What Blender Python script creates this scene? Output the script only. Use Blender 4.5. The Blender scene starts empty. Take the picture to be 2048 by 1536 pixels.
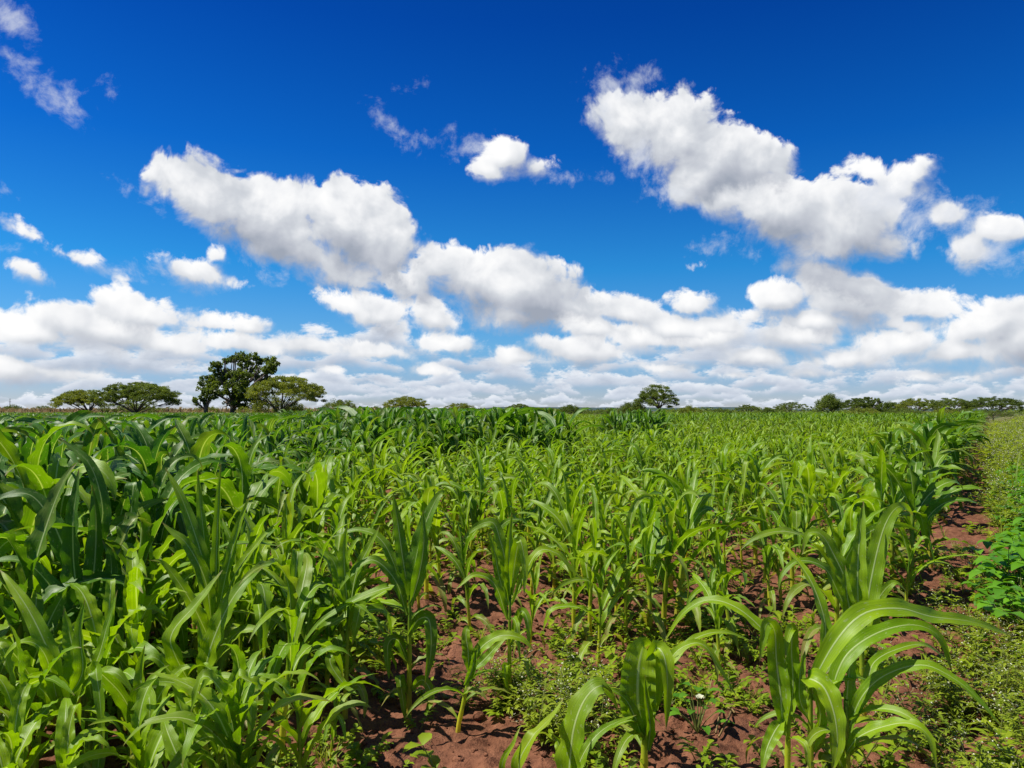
import bpy, math, random
import numpy as np
from mathutils import Vector, Matrix

R = math.radians
scene = bpy.context.scene
COL = scene.collection

# ------------------------------------------------------------------ camera
EYE = 1.62
FPX = 769.0                      # focal length in pixels of a 1024 wide picture
PITCH = math.atan(27.0 / FPX)
cam_d = bpy.data.cameras.new('camera'); cam = bpy.data.objects.new('camera', cam_d); COL.objects.link(cam)
cam.location = (0, 0, EYE); cam.rotation_euler = (math.pi / 2 + PITCH, 0, 0)
cam_d.sensor_width = 36.0; cam_d.lens = FPX / 1024 * 36; cam_d.clip_start = 0.05; cam_d.clip_end = 30000
scene.camera = cam
CP, SP = math.cos(PITCH), math.sin(PITCH)

def ray(px, py):
    """photo pixel (2048x1536) -> world direction with y = 1"""
    u = (px / 2 - 512) / FPX; v = (384 - py / 2) / FPX
    x, y, z = u, CP - v * SP, SP + v * CP
    return x / y, z / y

def P(px, py, Y):
    x, z = ray(px, py)
    return np.array((x * Y, Y, EYE + z * Y))

def ground_y(py):
    return -EYE / ray(1024, py)[1]

# ------------------------------------------------------------------ light
SUN_AZ, SUN_EL = R(-90), R(57)
sun_d = bpy.data.lights.new('sun', 'SUN'); sun = bpy.data.objects.new('sun', sun_d); COL.objects.link(sun)
sd = Vector((math.sin(SUN_AZ) * math.cos(SUN_EL), math.cos(SUN_AZ) * math.cos(SUN_EL), math.sin(SUN_EL)))
sun.rotation_euler = sd.to_track_quat('Z', 'Y').to_euler(); sun.location = (-20, 10, 40)
sun_d.energy = 5.0; sun_d.angle = R(0.5); sun_d.color = (1.0, 0.955, 0.88)
scene.view_settings.view_transform = 'Standard'; scene.view_settings.look = 'None'
scene.view_settings.exposure = 0.45; scene.view_settings.gamma = 1.0
scene.cycles.max_bounces = 8; scene.cycles.transmission_bounces = 6; scene.cycles.diffuse_bounces = 4
scene.cycles.glossy_bounces = 2; scene.cycles.transparent_max_bounces = 4
scene.cycles.use_denoising = True
scene.cycles.caustics_reflective = False; scene.cycles.caustics_refractive = False

# ------------------------------------------------------------------ node helper
class G:
    def __init__(s, tree):
        s.t = tree; s.n = tree.nodes; s.l = tree.links; s.n.clear()
    def node(s, typ, **kw):
        n = s.n.new(typ)
        for k, v in kw.items(): setattr(n, k, v)
        return n
    def put(s, sock, v):
        if isinstance(v, bpy.types.NodeSocket): s.l.new(v, sock)
        elif v is not None: sock.default_value = v
    def m(s, op, a, b=None, c=None, clamp=False):
        n = s.node('ShaderNodeMath', operation=op)
        s.put(n.inputs[0], a)
        if b is not None: s.put(n.inputs[1], b)
        if c is not None: s.put(n.inputs[2], c)
        if clamp:
            k = s.node('ShaderNodeClamp'); s.l.new(n.outputs[0], k.inputs[0]); return k.outputs[0]
        return n.outputs[0]
    def vm(s, op, a, b=None, scale=None):
        n = s.node('ShaderNodeVectorMath', operation=op)
        s.put(n.inputs[0], a)
        if b is not None: s.put(n.inputs[1], b)
        if scale is not None: s.put(n.inputs['Scale'], scale)
        return n.outputs['Value'] if op in ('LENGTH', 'DOT_PRODUCT', 'DISTANCE') else n.outputs[0]
    def xyz(s, x, y, z=0.0):
        n = s.node('ShaderNodeCombineXYZ')
        for i, v in enumerate((x, y, z)): s.put(n.inputs[i], v)
        return n.outputs[0]
    def sep(s, v):
        n = s.node('ShaderNodeSeparateXYZ'); s.put(n.inputs[0], v); return n.outputs
    def sm(s, v, lo, hi, a=0.0, b=1.0, mode='SMOOTHSTEP'):
        n = s.node('ShaderNodeMapRange', interpolation_type=mode, clamp=False)
        for k, q in zip(('Value', 'From Min', 'From Max', 'To Min', 'To Max'), (v, lo, hi, a, b)): s.put(n.inputs[k], q)
        return n.outputs[0]
    def mix(s, f, a, b, blend='MIX'):
        n = s.node('ShaderNodeMix', data_type='RGBA', blend_type=blend)
        s.put(n.inputs[0], f); s.put(n.inputs[6], a); s.put(n.inputs[7], b); return n.outputs[2]
    def noise(s, v, scale, detail=3, rough=0.5, dim='3D', w=None, dist=0.0, typ='FBM'):
        n = s.node('ShaderNodeTexNoise', noise_dimensions=dim, noise_type=typ)
        if v is not None: s.put(n.inputs['Vector'], v)
        s.put(n.inputs['Scale'], scale); s.put(n.inputs['Detail'], detail); s.put(n.inputs['Roughness'], rough)
        s.put(n.inputs['Distortion'], dist)
        if w is not None: s.put(n.inputs['W'], w)
        return n
    def vor(s, v, scale, detail=0, rough=0.5, dim='2D'):
        n = s.node('ShaderNodeTexVoronoi', voronoi_dimensions=dim, feature='F1', normalize=True)
        s.put(n.inputs['Vector'], v); s.put(n.inputs['Scale'], scale); s.put(n.inputs['Detail'], detail); s.put(n.inputs['Roughness'], rough)
        return n.outputs['Distance']
    def ramp(s, f, stops, mode='LINEAR'):
        n = s.node('ShaderNodeValToRGB'); s.put(n.inputs[0], f); cr = n.color_ramp; cr.interpolation = mode
        while len(cr.elements) < len(stops): cr.elements.new(0.5)
        for e, (p, c) in zip(cr.elements, stops): e.position = p; e.color = (*c, 1)
        return n.outputs[0]

# ------------------------------------------------------------------ sky: Nishita air plus fair weather cumulus, laid out by compass bearing and elevation
def uv_of(px, py):
    x, z = ray(px, py)
    return math.atan(x) * FPX, math.atan2(z, math.hypot(1, x)) * FPX

def build_sky():
    w = bpy.data.worlds.new('World'); scene.world = w; w.use_nodes = True
    g = G(w.node_tree)
    d = g.node('ShaderNodeTexCoord').outputs['Generated']
    x, y, z = g.sep(d)
    az = g.m('MULTIPLY', g.m('ARCTAN2', x, y), FPX)
    el = g.m('MULTIPLY', g.m('ARCSINE', z), FPX)
    p0 = g.xyz(az, el)
    sky = g.node('ShaderNodeTexSky', sky_type='NISHITA', sun_disc=False, sun_elevation=SUN_EL, sun_rotation=SUN_AZ,
                 altitude=1100, air_density=1.0, dust_density=0.3, ozone_density=3.0)
    eln = g.m('DIVIDE', el, 480.0, clamp=True)
    tint = g.ramp(eln, SKY_TINT)
    base = g.mix(1.0, sky.outputs[0], tint, 'MULTIPLY')
    base = g.mix(1.0, base, (SKY_STRENGTH, SKY_STRENGTH, SKY_STRENGTH, 1), 'MULTIPLY')
    # fractal puff relief, shared by all the cloud layers
    w1 = g.noise(p0, 1 / 70, 2, 0.5, '2D').outputs[0]
    w2 = g.noise(g.vm('ADD', p0, (311.0, 173.0, 0)), 1 / 70, 2, 0.5, '2D').outputs[0]
    pw = g.xyz(g.m('MULTIPLY_ADD', g.m('SUBTRACT', w1, 0.5), 26.0, az), g.m('MULTIPLY_ADD', g.m('SUBTRACT', w2, 0.5), 26.0, el))
    s = (-0.42, 0.91)
    va = g.vor(pw, 1 / 46, 4, 0.54)
    vb = g.vor(g.vm('ADD', pw, (s[0] * 9, s[1] * 9, 0)), 1 / 46, 4, 0.54)
    vc = g.noise(pw, 1 / 20, 6, 0.62, '2D').outputs[0]
    dN = g.m('MULTIPLY', g.m('SUBTRACT', vb, va), 58.0)
    n0 = g.m('ADD', g.m('MULTIPLY', g.m('SUBTRACT', 0.36, va), 66.0), g.m('MULTIPLY', g.m('SUBTRACT', vc, 0.5), 28.0))
    fine = g.noise(pw, 1 / 9, 4, 0.65, '2D').outputs[0]
    nw = g.noise(pw, 1 / 22, 7, 0.64, '2D').outputs[0]
    broad = g.noise(p0, 1 / 48, 3, 0.5, '2D').outputs[0]
    gt = bpy.data.node_groups.new('cloud_lobe', 'ShaderNodeTree'); gg = G(gt)
    for nm, ty in (('p', 'NodeSocketVector'), ('A', 'NodeSocketVector'), ('B', 'NodeSocketVector'), ('C', 'NodeSocketVector'), ('r', 'NodeSocketFloat'), ('k', 'NodeSocketFloat'), ('acc', 'NodeSocketFloat')):
        gt.interface.new_socket(nm, in_out='INPUT', socket_type=ty)
    gt.interface.new_socket('q', in_out='OUTPUT', socket_type='NodeSocketFloat')
    gi = gg.node('NodeGroupInput').outputs
    ln = gg.vm('DISTANCE', gg.xyz(gg.vm('DOT_PRODUCT', gi['p'], gi['A']), gg.vm('DOT_PRODUCT', gi['p'], gi['B'])), gi['C'])
    qq = gg.m('MULTIPLY', gg.m('SUBTRACT', 1.0, ln), gi['r'])
    go = gg.node('NodeGroupOutput'); gg.l.new(gg.m('SMOOTH_MAX', gi['acc'], qq, gi['k']), go.inputs[0])
    def mask(g, p, ells, k=9.0):
        acc = None
        for (cx, cy, rx, ry, rot) in ells:
            u, v = uv_of(cx, cy)
            c, sn = math.cos(R(-rot)), math.sin(R(-rot))
            A = (2 * c / rx, 2 * sn / rx, 0); B = (-2 * sn / ry, 2 * c / ry, 0)
            n = g.node('ShaderNodeGroup'); n.node_tree = gt
            n.inputs['A'].default_value = A; n.inputs['B'].default_value = B
            n.inputs['C'].default_value = (u * A[0] + v * A[1], u * B[0] + v * B[1], 0)
            n.inputs['r'].default_value = min(rx, ry) / 2; n.inputs['k'].default_value = k
            g.l.new(p, n.inputs['p'])
            if acc is None: n.inputs['acc'].default_value = -1000.0
            else: g.l.new(acc, n.inputs['acc'])
            acc = n.outputs[0]
        return acc
    haze = (0.72, 0.79, 0.90, 1)
    def near(ells, tile):
        u0, u1, v0, v1 = tile; out = []
        for e in ells:
            u, v = uv_of(e[0], e[1]); r = max(e[2], e[3]) / 2 + 50
            if u + r > u0 and u - r < u1 and v + r > v0 and v - r < v1: out.append(e)
        return out
    top_g = g
    shared = (('az', az), ('el', el), ('p0', p0), ('n0', n0), ('dN', dN), ('fine', fine), ('broad', broad), ('nw', nw), ('base', base))
    def cloudscape(tile):
        ct = bpy.data.node_groups.new('cloud_sector', 'ShaderNodeTree'); g = G(ct)
        for nm, so in shared:
            ct.interface.new_socket(nm, in_out='INPUT', socket_type={'VALUE': 'NodeSocketFloat', 'VECTOR': 'NodeSocketVector', 'RGBA': 'NodeSocketColor'}[so.type])
        ct.interface.new_socket('col', in_out='OUTPUT', socket_type='NodeSocketColor')
        gi = g.node('NodeGroupInput').outputs
        az, el, p0, n0, dN, fine, broad, nw, base = [gi[nm] for nm, _ in shared]
        col = base
        # the far deck: rows of flat-based cumulus, each row farther and lower
        if tile[2] < 60:
          for i, (e0, hh, cov, hz) in enumerate(ROWS):
            ev = e0 / 2
            q = g.xyz(g.m('MULTIPLY_ADD', az, 1.0 / (hh * 4.2), i * 13.7), g.m('MULTIPLY', el, 1.0 / (hh * 1.7)))
            big = g.noise(g.xyz(g.m('MULTIPLY_ADD', az, 1.0 / (hh * 9.0), i * 7.3), g.m('MULTIPLY_ADD', el, 1.0 / (hh * 14.0), 0.37 * i)), 1.0, 2, 0.55, '2D').outputs[0]
            sm = g.noise(q, 1.0, 6, 0.66, '2D').outputs[0]
            vo = g.vor(g.xyz(g.m('MULTIPLY_ADD', az, 1.0 / (hh * 1.5), i * 3.1), g.m('MULTIPLY_ADD', el, 1.0 / (hh * 1.0), g.m('MULTIPLY', sm, 1.5))), 1.0, 2, 0.5)
            rel = g.m('DIVIDE', g.m('SUBTRACT', el, g.m('MULTIPLY_ADD', big, hh * 1.5, ev - hh * 0.75)), hh)
            top = g.m('MULTIPLY_ADD', g.m('SUBTRACT', big, cov), 6.0, g.m('MULTIPLY_ADD', g.m('SUBTRACT', sm, 0.5), 3.6, g.m('MULTIPLY', g.m('SUBTRACT', 0.36, vo), 0.55)))
            H = g.m('SUBTRACT', top, rel)
            a = g.m('MULTIPLY', g.sm(H, -0.08, 0.55), g.sm(g.m('MULTIPLY_ADD', g.m('SUBTRACT', sm, 0.5), 1.4, rel), -0.7, 0.2))
            a = g.m('MULTIPLY', a, 0.95)
            li = g.m('ADD', g.m('MULTIPLY_ADD', g.m('MINIMUM', H, 1.6), -0.34, 0.52), g.m('ADD', g.m('MULTIPLY', rel, 0.42), g.m('ADD', g.m('MULTIPLY', g.m('SUBTRACT', 0.4, vo), 0.7), g.m('MULTIPLY', g.m('SUBTRACT', sm, 0.5), 0.5))), clamp=True)
            c = g.ramp(li, ((0.0, (0.42, 0.48, 0.59)), (0.40, (0.62, 0.67, 0.76)), (0.72, (0.84, 0.87, 0.92)), (1.0, (1.0, 1.0, 1.0))))  # sunlit tops and shaded bases of the rows painted as colour
            c = g.mix(hz, c, haze)
            col = g.mix(a, col, c)
        # nearer banks and single clouds, far to near
        for li_, (ells, gain) in enumerate(CLOUDS):
            gr = (1.0, 1.04, 1.10, 1.12, 1.10)[li_]
            ells = near([(e[0], e[1], e[2] * gr, e[3] * gr, e[4]) for e in ells], tile)
            if not ells: continue
            M0 = mask(g, p0, ells, 9.0 if gain > .8 else 5.0)
            dl = {1.0: 30, .85: 24}.get(gain, 13)
            M1 = mask(g, g.vm('ADD', p0, (s[0] * dl, s[1] * dl, 0)), ells, 9.0 if gain > .8 else 5.0)
            H = g.m('MULTIPLY_ADD', n0, 0.66 * gain, M0)
            dM = g.m('SUBTRACT', g.m('MAXIMUM', M0, -14.0), g.m('MAXIMUM', M1, -14.0))
            li = g.m('ADD', g.m('MULTIPLY_ADD', dM, (0.46 if gain > .8 else 0.40) / dl, 0.40 if gain > .8 else 0.54),
                     g.m('ADD', g.m('MULTIPLY', dN, 0.014 * gain), g.m('MULTIPLY', g.m('SUBTRACT', broad, 0.5), 0.95)), clamp=True)
            soft = g.sm(li, 0.25, 0.8, 22.0, 6.5)
            a = g.sm(g.m('MULTIPLY_ADD', g.m('SUBTRACT', fine, 0.5), 8.0, H), 0.0, soft)
            li = g.m('ADD', li, g.sm(H, 2.0, 14.0, 0.12, 0.0))
            c = g.ramp(li, ((0.0, (0.35, 0.39, 0.47)), (0.28, (0.50, 0.53, 0.60)), (0.55, (0.66, 0.69, 0.74)), (0.82, (0.90, 0.91, 0.93)), (1.0, (1.0, 1.0, 1.0))))  # sun side and grey underside of each cloud are put into its colour
            col = g.mix(a, col, c)
        # thin torn scraps
        ws = near(WISPS, tile)
        if ws:
            Mw = mask(g, p0, ws, 4.0)
            hw = g.m('MULTIPLY_ADD', g.m('SUBTRACT', nw, 0.5), 48.0, Mw)
            hw = g.m('MULTIPLY_ADD', g.m('SUBTRACT', fine, 0.5), 14.0, hw)
            col = g.mix(g.m('MULTIPLY', g.sm(hw, -3.0, 24.0), 0.66), col, (0.72, 0.76, 0.84, 1))
        g.l.new(col, g.node('NodeGroupOutput').inputs[0])
        n = top_g.node('ShaderNodeGroup'); n.node_tree = ct
        for nm, so in shared: top_g.l.new(so, n.inputs[nm])
        return n.outputs[0]
    def bgsh(c):
        b = g.node('ShaderNodeBackground'); g.put(b.inputs[0], c); b.inputs[1].default_value = 0.735
        return b.outputs[0]
    def pick(f, a, b):
        n = g.node('ShaderNodeMixShader'); g.put(n.inputs[0], f); g.l.new(a, n.inputs[1]); g.l.new(b, n.inputs[2]); return n.outputs[0]
    # the rest of the sky dome: loose scattered cumulus of the same kind
    ro = g.noise(d, 3.2, 6, 0.6).outputs[0]
    rest = g.mix(g.sm(ro, 0.58, 0.66), base, (0.72, 0.75, 0.80, 1))
    cols = []
    for (u0, u1) in ((-620, -190), (-190, 150), (150, 620)):
        lo = bgsh(cloudscape((u0, u1, -20, 112))); hi = bgsh(cloudscape((u0, u1, 112, 460)))
        cols.append(pick(g.m('GREATER_THAN', el, 112.0), lo, hi))
    win = pick(g.m('GREATER_THAN', az, 150.0), pick(g.m('GREATER_THAN', az, -190.0), cols[0], cols[1]), cols[2])
    inside = g.m('MULTIPLY', g.m('LESS_THAN', g.m('ABSOLUTE', az), 620.0), g.m('LESS_THAN', g.m('ABSOLUTE', g.m('SUBTRACT', el, 220.0)), 240.0))
    res = pick(inside, bgsh(rest), win)
    out = g.node('ShaderNodeOutputWorld'); g.l.new(res, out.inputs[0])
    w.cycles.sampling_method = 'MANUAL'; w.cycles.sample_map_resolution = 256

SKY_STRENGTH = 0.1
SKY_TINT = ((0.0, (.74, .78, 1.05)), (.056, (.58, .74, 1.07)), (.136, (.42, .82, 1.15)), (.29, (.125, .77, 1.25)), (.517, (.028, .50, 1.20)), (.76, (.010, .32, 1.02)), (1.0, (.008, .26, .86)))
# rows: base (photo px above the horizon), tower height (1024 px), threshold, haze share
ROWS = ((5, 3, .46, .66), (11, 4, .46, .58), (18, 5, .44, .5), (27, 6, .44, .42), (38, 8, .42, .34), (52, 10, .42, .27), (70, 12, .43, .2), (92, 15, .43, .14), (120, 18, .47, .08))
CLOUDS = [
  # far banks
  ([(60, 665, 120, 36, 8), (200, 660, 130, 50, 10), (330, 690, 150, 30, 6), (470, 690, 120, 26, 4), (20, 740, 70, 34, 10), (120, 750, 90, 24, 4), (620, 690, 80, 30, 6), (740, 705, 90, 24, 4),
    (1985, 650, 100, 46, -14), (2070, 680, 120, 70, 0), (1930, 700, 110, 34, 0), (1160, 705, 110, 40, 0), (1270, 672, 120, 32, 10), (900, 690, 100, 26, 8), (1410, 676, 100, 36, -8), (1520, 712, 90, 26, 6), (1590, 672, 90, 36, 8),
    (1700, 716, 120, 26, 0), (1800, 690, 90, 34, -4), (1040, 715, 80, 22, 0), (1100, 690, 60, 26, 10), (1185, 675, 36, 24, 0), (860, 740, 70, 16, 0), (1620, 745, 90, 16, 0), (1330, 735, 80, 18, 0), (660, 735, 60, 14, 0), (1460, 750, 70, 14, 0), (1880, 750, 110, 16, 0)], 0.55),
  ([(290, 630, 100, 38, 14), (500, 655, 50, 24, 10), (430, 645, 60, 18, 0), (760, 635, 75, 45, 24), (690, 610, 50, 26, 20), (870, 640, 60, 40, 30),
    (1380, 610, 50, 26, 4), (1250, 628, 110, 40, 14), (1340, 655, 100, 36, 8), (1180, 650, 100, 40, 14), (1440, 650, 60, 26, 6),
    (1560, 600, 60, 40, 14), (1700, 605, 100, 56, 20), (1840, 612, 86, 36, 10), (1640, 640, 190, 34, 4), (1800, 650, 140, 26, 0)], 0.6),
  # middle distance
  ([(950, 560, 110, 60, 14), (1060, 580, 120, 74, 20), (1020, 630, 140, 40, 12), (880, 540, 60, 44, 0), (830, 575, 60, 34, 10), (1150, 615, 80, 34, 16),
    (1450, 400, 60, 46, 20), (1560, 420, 120, 66, 14), (1690, 440, 100, 70, 20), (1770, 490, 60, 36, 10), (1640, 490, 100, 42, 10), (1690, 560, 80, 40, 25), (1640, 545, 80, 36, 20), (1730, 580, 90, 34, 20)], 0.85),
  # near
  ([(350, 350, 46, 40, 20), (430, 400, 100, 62, 25), (540, 440, 120, 74, 25), (680, 440, 90, 70, 20), (750, 470, 96, 76, 30), (650, 520, 110, 46, 25), (730, 550, 80, 34, 15),
    (1260, 250, 80, 56, 30), (1360, 270, 110, 70, 20), (1430, 310, 110, 74, 25), (1520, 320, 76, 48, 20), (1390, 350, 70, 60, 10), (1560, 330, 40, 40, 0)], 1.0),
  ([(1010, 312, 52, 40, 10), (1070, 335, 48, 22, 8), (985, 338, 40, 26, 10),
    (380, 545, 70, 30, 14), (350, 530, 28, 22, 0), (440, 565, 38, 12, 4), (435, 510, 17, 13, 20),
    (60, 470, 70, 14, 22), (130, 508, 70, 14, 18), (185, 515, 24, 14, 0), (60, 542, 34, 16, 26),
    (1822, 346, 44, 30, -10), (1742, 342, 34, 22, 20), (1795, 374, 56, 28, 20), (1945, 500, 42, 32, 40), (2010, 466, 58, 26, 10), (1900, 430, 30, 22, 40), (1400, 530, 18, 9, 0)], 0.6),
]
WISPS = [(20, 40, 46, 34, 50), (20, 115, 46, 24, 40), (105, 190, 56, 26, 24), (60, 160, 40, 12, 40), (225, 180, 14, 8, 60),
  (790, 255, 46, 14, 40), (860, 285, 60, 15, 10), (940, 290, 40, 24, 10), (1220, 170, 34, 50, 80), (1270, 165, 44, 30, 0), (1200, 220, 26, 30, 0), (1290, 320, 50, 40, 40),
  (1340, 390, 40, 20, 20), (265, 375, 26, 12, 30), (300, 400, 20, 14, 40), (300, 545, 40, 12, 10), (1430, 490, 40, 18, 0), (820, 165, 20, 8, 0), (12, 380, 20, 10, 0), (10, 500, 16, 8, 0),
  (1860, 400, 60, 26, 30), (1900, 430, 50, 30, 40), (1960, 440, 60, 30, 30), (1990, 510, 60, 26, 20), (1130, 355, 40, 8, 0), (515, 545, 18, 12, 40), (570, 548, 10, 12, 0), (1780, 400, 90, 40, 20), (1840, 440, 40, 40, 20), (2030, 520, 40, 20, 0), (1500, 500, 16, 8, 0)]
# ------------------------------------------------------------------ numpy helpers
def hash2(i, j, seed):
    h = (i.astype(np.int64) * 374761393 + j.astype(np.int64) * 668265263 + seed * 982451653) & 0xffffffff
    h = ((h ^ (h >> 13)) * 1274126177) & 0xffffffff
    return ((h ^ (h >> 16)) & 0xffff) / 65535.0

def vnoise(x, y, seed=0):
    x = np.asarray(x, float); y = np.asarray(y, float)
    i = np.floor(x); j = np.floor(y); fx = x - i; fy = y - j
    fx = fx * fx * fx * (fx * (fx * 6 - 15) + 10); fy = fy * fy * fy * (fy * (fy * 6 - 15) + 10)
    a = hash2(i, j, seed); b = hash2(i + 1, j, seed); c = hash2(i, j + 1, seed); d = hash2(i + 1, j + 1, seed)
    return (a * (1 - fx) + b * fx) * (1 - fy) + (c * (1 - fx) + d * fx) * fy

def fbm(x, y, seed=0, oct=4, rough=0.5):
    t = 0; amp = 1; tot = 0
    for k in range(oct):
        t = t + amp * vnoise(np.asarray(x) * 2 ** k + 17.3 * k, np.asarray(y) * 2 ** k - 9.1 * k, seed + k); tot += amp; amp *= rough
    return t / tot

ROW = np.array((math.sin(R(31.8)), math.cos(R(31.8)))); NRM = np.array((ROW[1], -ROW[0]))
def across(x, y): return NRM[0] * np.asarray(x) + NRM[1] * np.asarray(y)
def sstep(a, b, v): t = np.clip((np.asarray(v, float) - a) / (b - a), 0, 1); return t * t * (3 - 2 * t)

def ground_z(x, y):
    x = np.asarray(x, float); y = np.asarray(y, float)
    r = np.hypot(x, y); c = across(x, y)
    near = 1 - sstep(14, 40, r)
    z = (fbm(x * 0.35, y * 0.35, 3, 3) - 0.5) * 0.10 * (1 - sstep(60, 200, r))
    z = z + near * (np.cos((c + 0.45) / 0.65 * 2 * math.pi) * 0.022 * sstep(0.3, -0.3, c))
    cl = fbm(x * 5.5, y * 5.5, 11, 3, 0.55) - 0.45
    z = z + near * np.maximum(cl, -0.10) * 0.12
    z = z + near * (fbm(x * 20, y * 20, 21, 3, 0.65) - 0.5) * 0.040
    z = z + 0.85 * sstep(0.5, 4.0, c) * sstep(10, 26, y) * (1 - sstep(150, 400, r))    # the bank along the right edge
    return z

def to_mesh(name, V, F, mats, uv=None, mi=None, attrs=None, smooth=True):
    """V (n,3); F (m,4) quads; uv (n,2); mi (m,); attrs {name: (n,)}"""
    V = np.asarray(V, np.float32); F = np.asarray(F, np.int32)
    me = bpy.data.meshes.new(name)
    me.vertices.add(len(V)); me.vertices.foreach_set('co', V.ravel())
    k = F.shape[1]
    me.loops.add(F.size); me.loops.foreach_set('vertex_index', F.ravel())
    me.polygons.add(len(F)); me.polygons.foreach_set('loop_start', np.arange(0, F.size, k, dtype=np.int32))
    if mi is not None: me.polygons.foreach_set('material_index', np.asarray(mi, np.int32))
    me.polygons.foreach_set('use_smooth', np.full(len(F), smooth, bool))
    if uv is not None:
        l = me.uv_layers.new(name='uv'); l.data.foreach_set('uv', np.asarray(uv, np.float32)[F.ravel()].ravel())
    for nm, a in (attrs or {}).items():
        at = me.attributes.new(nm, 'FLOAT', 'POINT'); at.data.foreach_set('value', np.asarray(a, np.float32))
    for m in mats: me.materials.append(m)
    me.update(calc_edges=True)
    return me

def link(name, me, parent=None, **props):
    o = bpy.data.objects.new(name, me); COL.objects.link(o)
    if parent is not None: o.parent = parent
    for k, v in props.items(): o[k] = v
    return o

class Bag:
    """collects pieces, each with vertices, quads, uv, and per-vertex attributes"""
    def __init__(s): s.V = []; s.F = []; s.uv = []; s.n = 0; s.a = {}; s.mi = []
    def add(s, V, F, uv=None, mi=0, **attrs):
        s.V.append(V); s.F.append(F + s.n); s.uv.append(np.zeros((len(V), 2)) if uv is None else uv); s.mi.append(np.full(len(F), mi))
        for k, v in attrs.items(): s.a.setdefault(k, []).append(np.broadcast_to(np.asarray(v, float), (len(V),)))
        s.n += len(V)
    def arrays(s):
        return (np.concatenate(s.V), np.concatenate(s.F), np.concatenate(s.uv), {k: np.concatenate(v) for k, v in s.a.items()}, np.concatenate(s.mi))
    def mesh(s, name, mats):
        V, F, uv, a, mi = s.arrays()
        return to_mesh(name, V, F, mats, uv, mi, a)

def grid_faces(n, m):
    i = np.arange(n - 1)[:, None] * m + np.arange(m - 1)[None, :]
    return np.stack([i, i + 1, i + m + 1, i + m], -1).reshape(-1, 4)

def norm(v): return v / np.maximum(np.linalg.norm(v, axis=-1, keepdims=True), 1e-9)

# ------------------------------------------------------------------ materials
def new_mat(name):
    m = bpy.data.materials.new(name); m.use_nodes = True
    g = G(m.node_tree); out = g.node('ShaderNodeOutputMaterial')
    return m, g, out

def attr(g, name, typ='GEOMETRY'):
    n = g.node('ShaderNodeAttribute', attribute_name=name, attribute_type=typ); return n.outputs['Fac']

def foliage(g, out, col, rough=0.45, trans=0.35, tcol=None, spec=0.35, bump=None):
    b = g.node('ShaderNodeBsdfPrincipled'); g.put(b.inputs['Base Color'], col); g.put(b.inputs['Roughness'], rough)
    b.inputs['Specular IOR Level'].default_value = spec
    t = g.node('ShaderNodeBsdfTranslucent'); g.put(t.inputs['Color'], tcol if tcol is not None else col)
    if bump is not None: g.l.new(bump, b.inputs['Normal']); g.l.new(bump, t.inputs['Normal'])
    m = g.node('ShaderNodeMixShader'); m.inputs[0].default_value = trans
    g.l.new(b.outputs[0], m.inputs[1]); g.l.new(t.outputs[0], m.inputs[2]); g.l.new(m.outputs[0], out.inputs[0])

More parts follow.
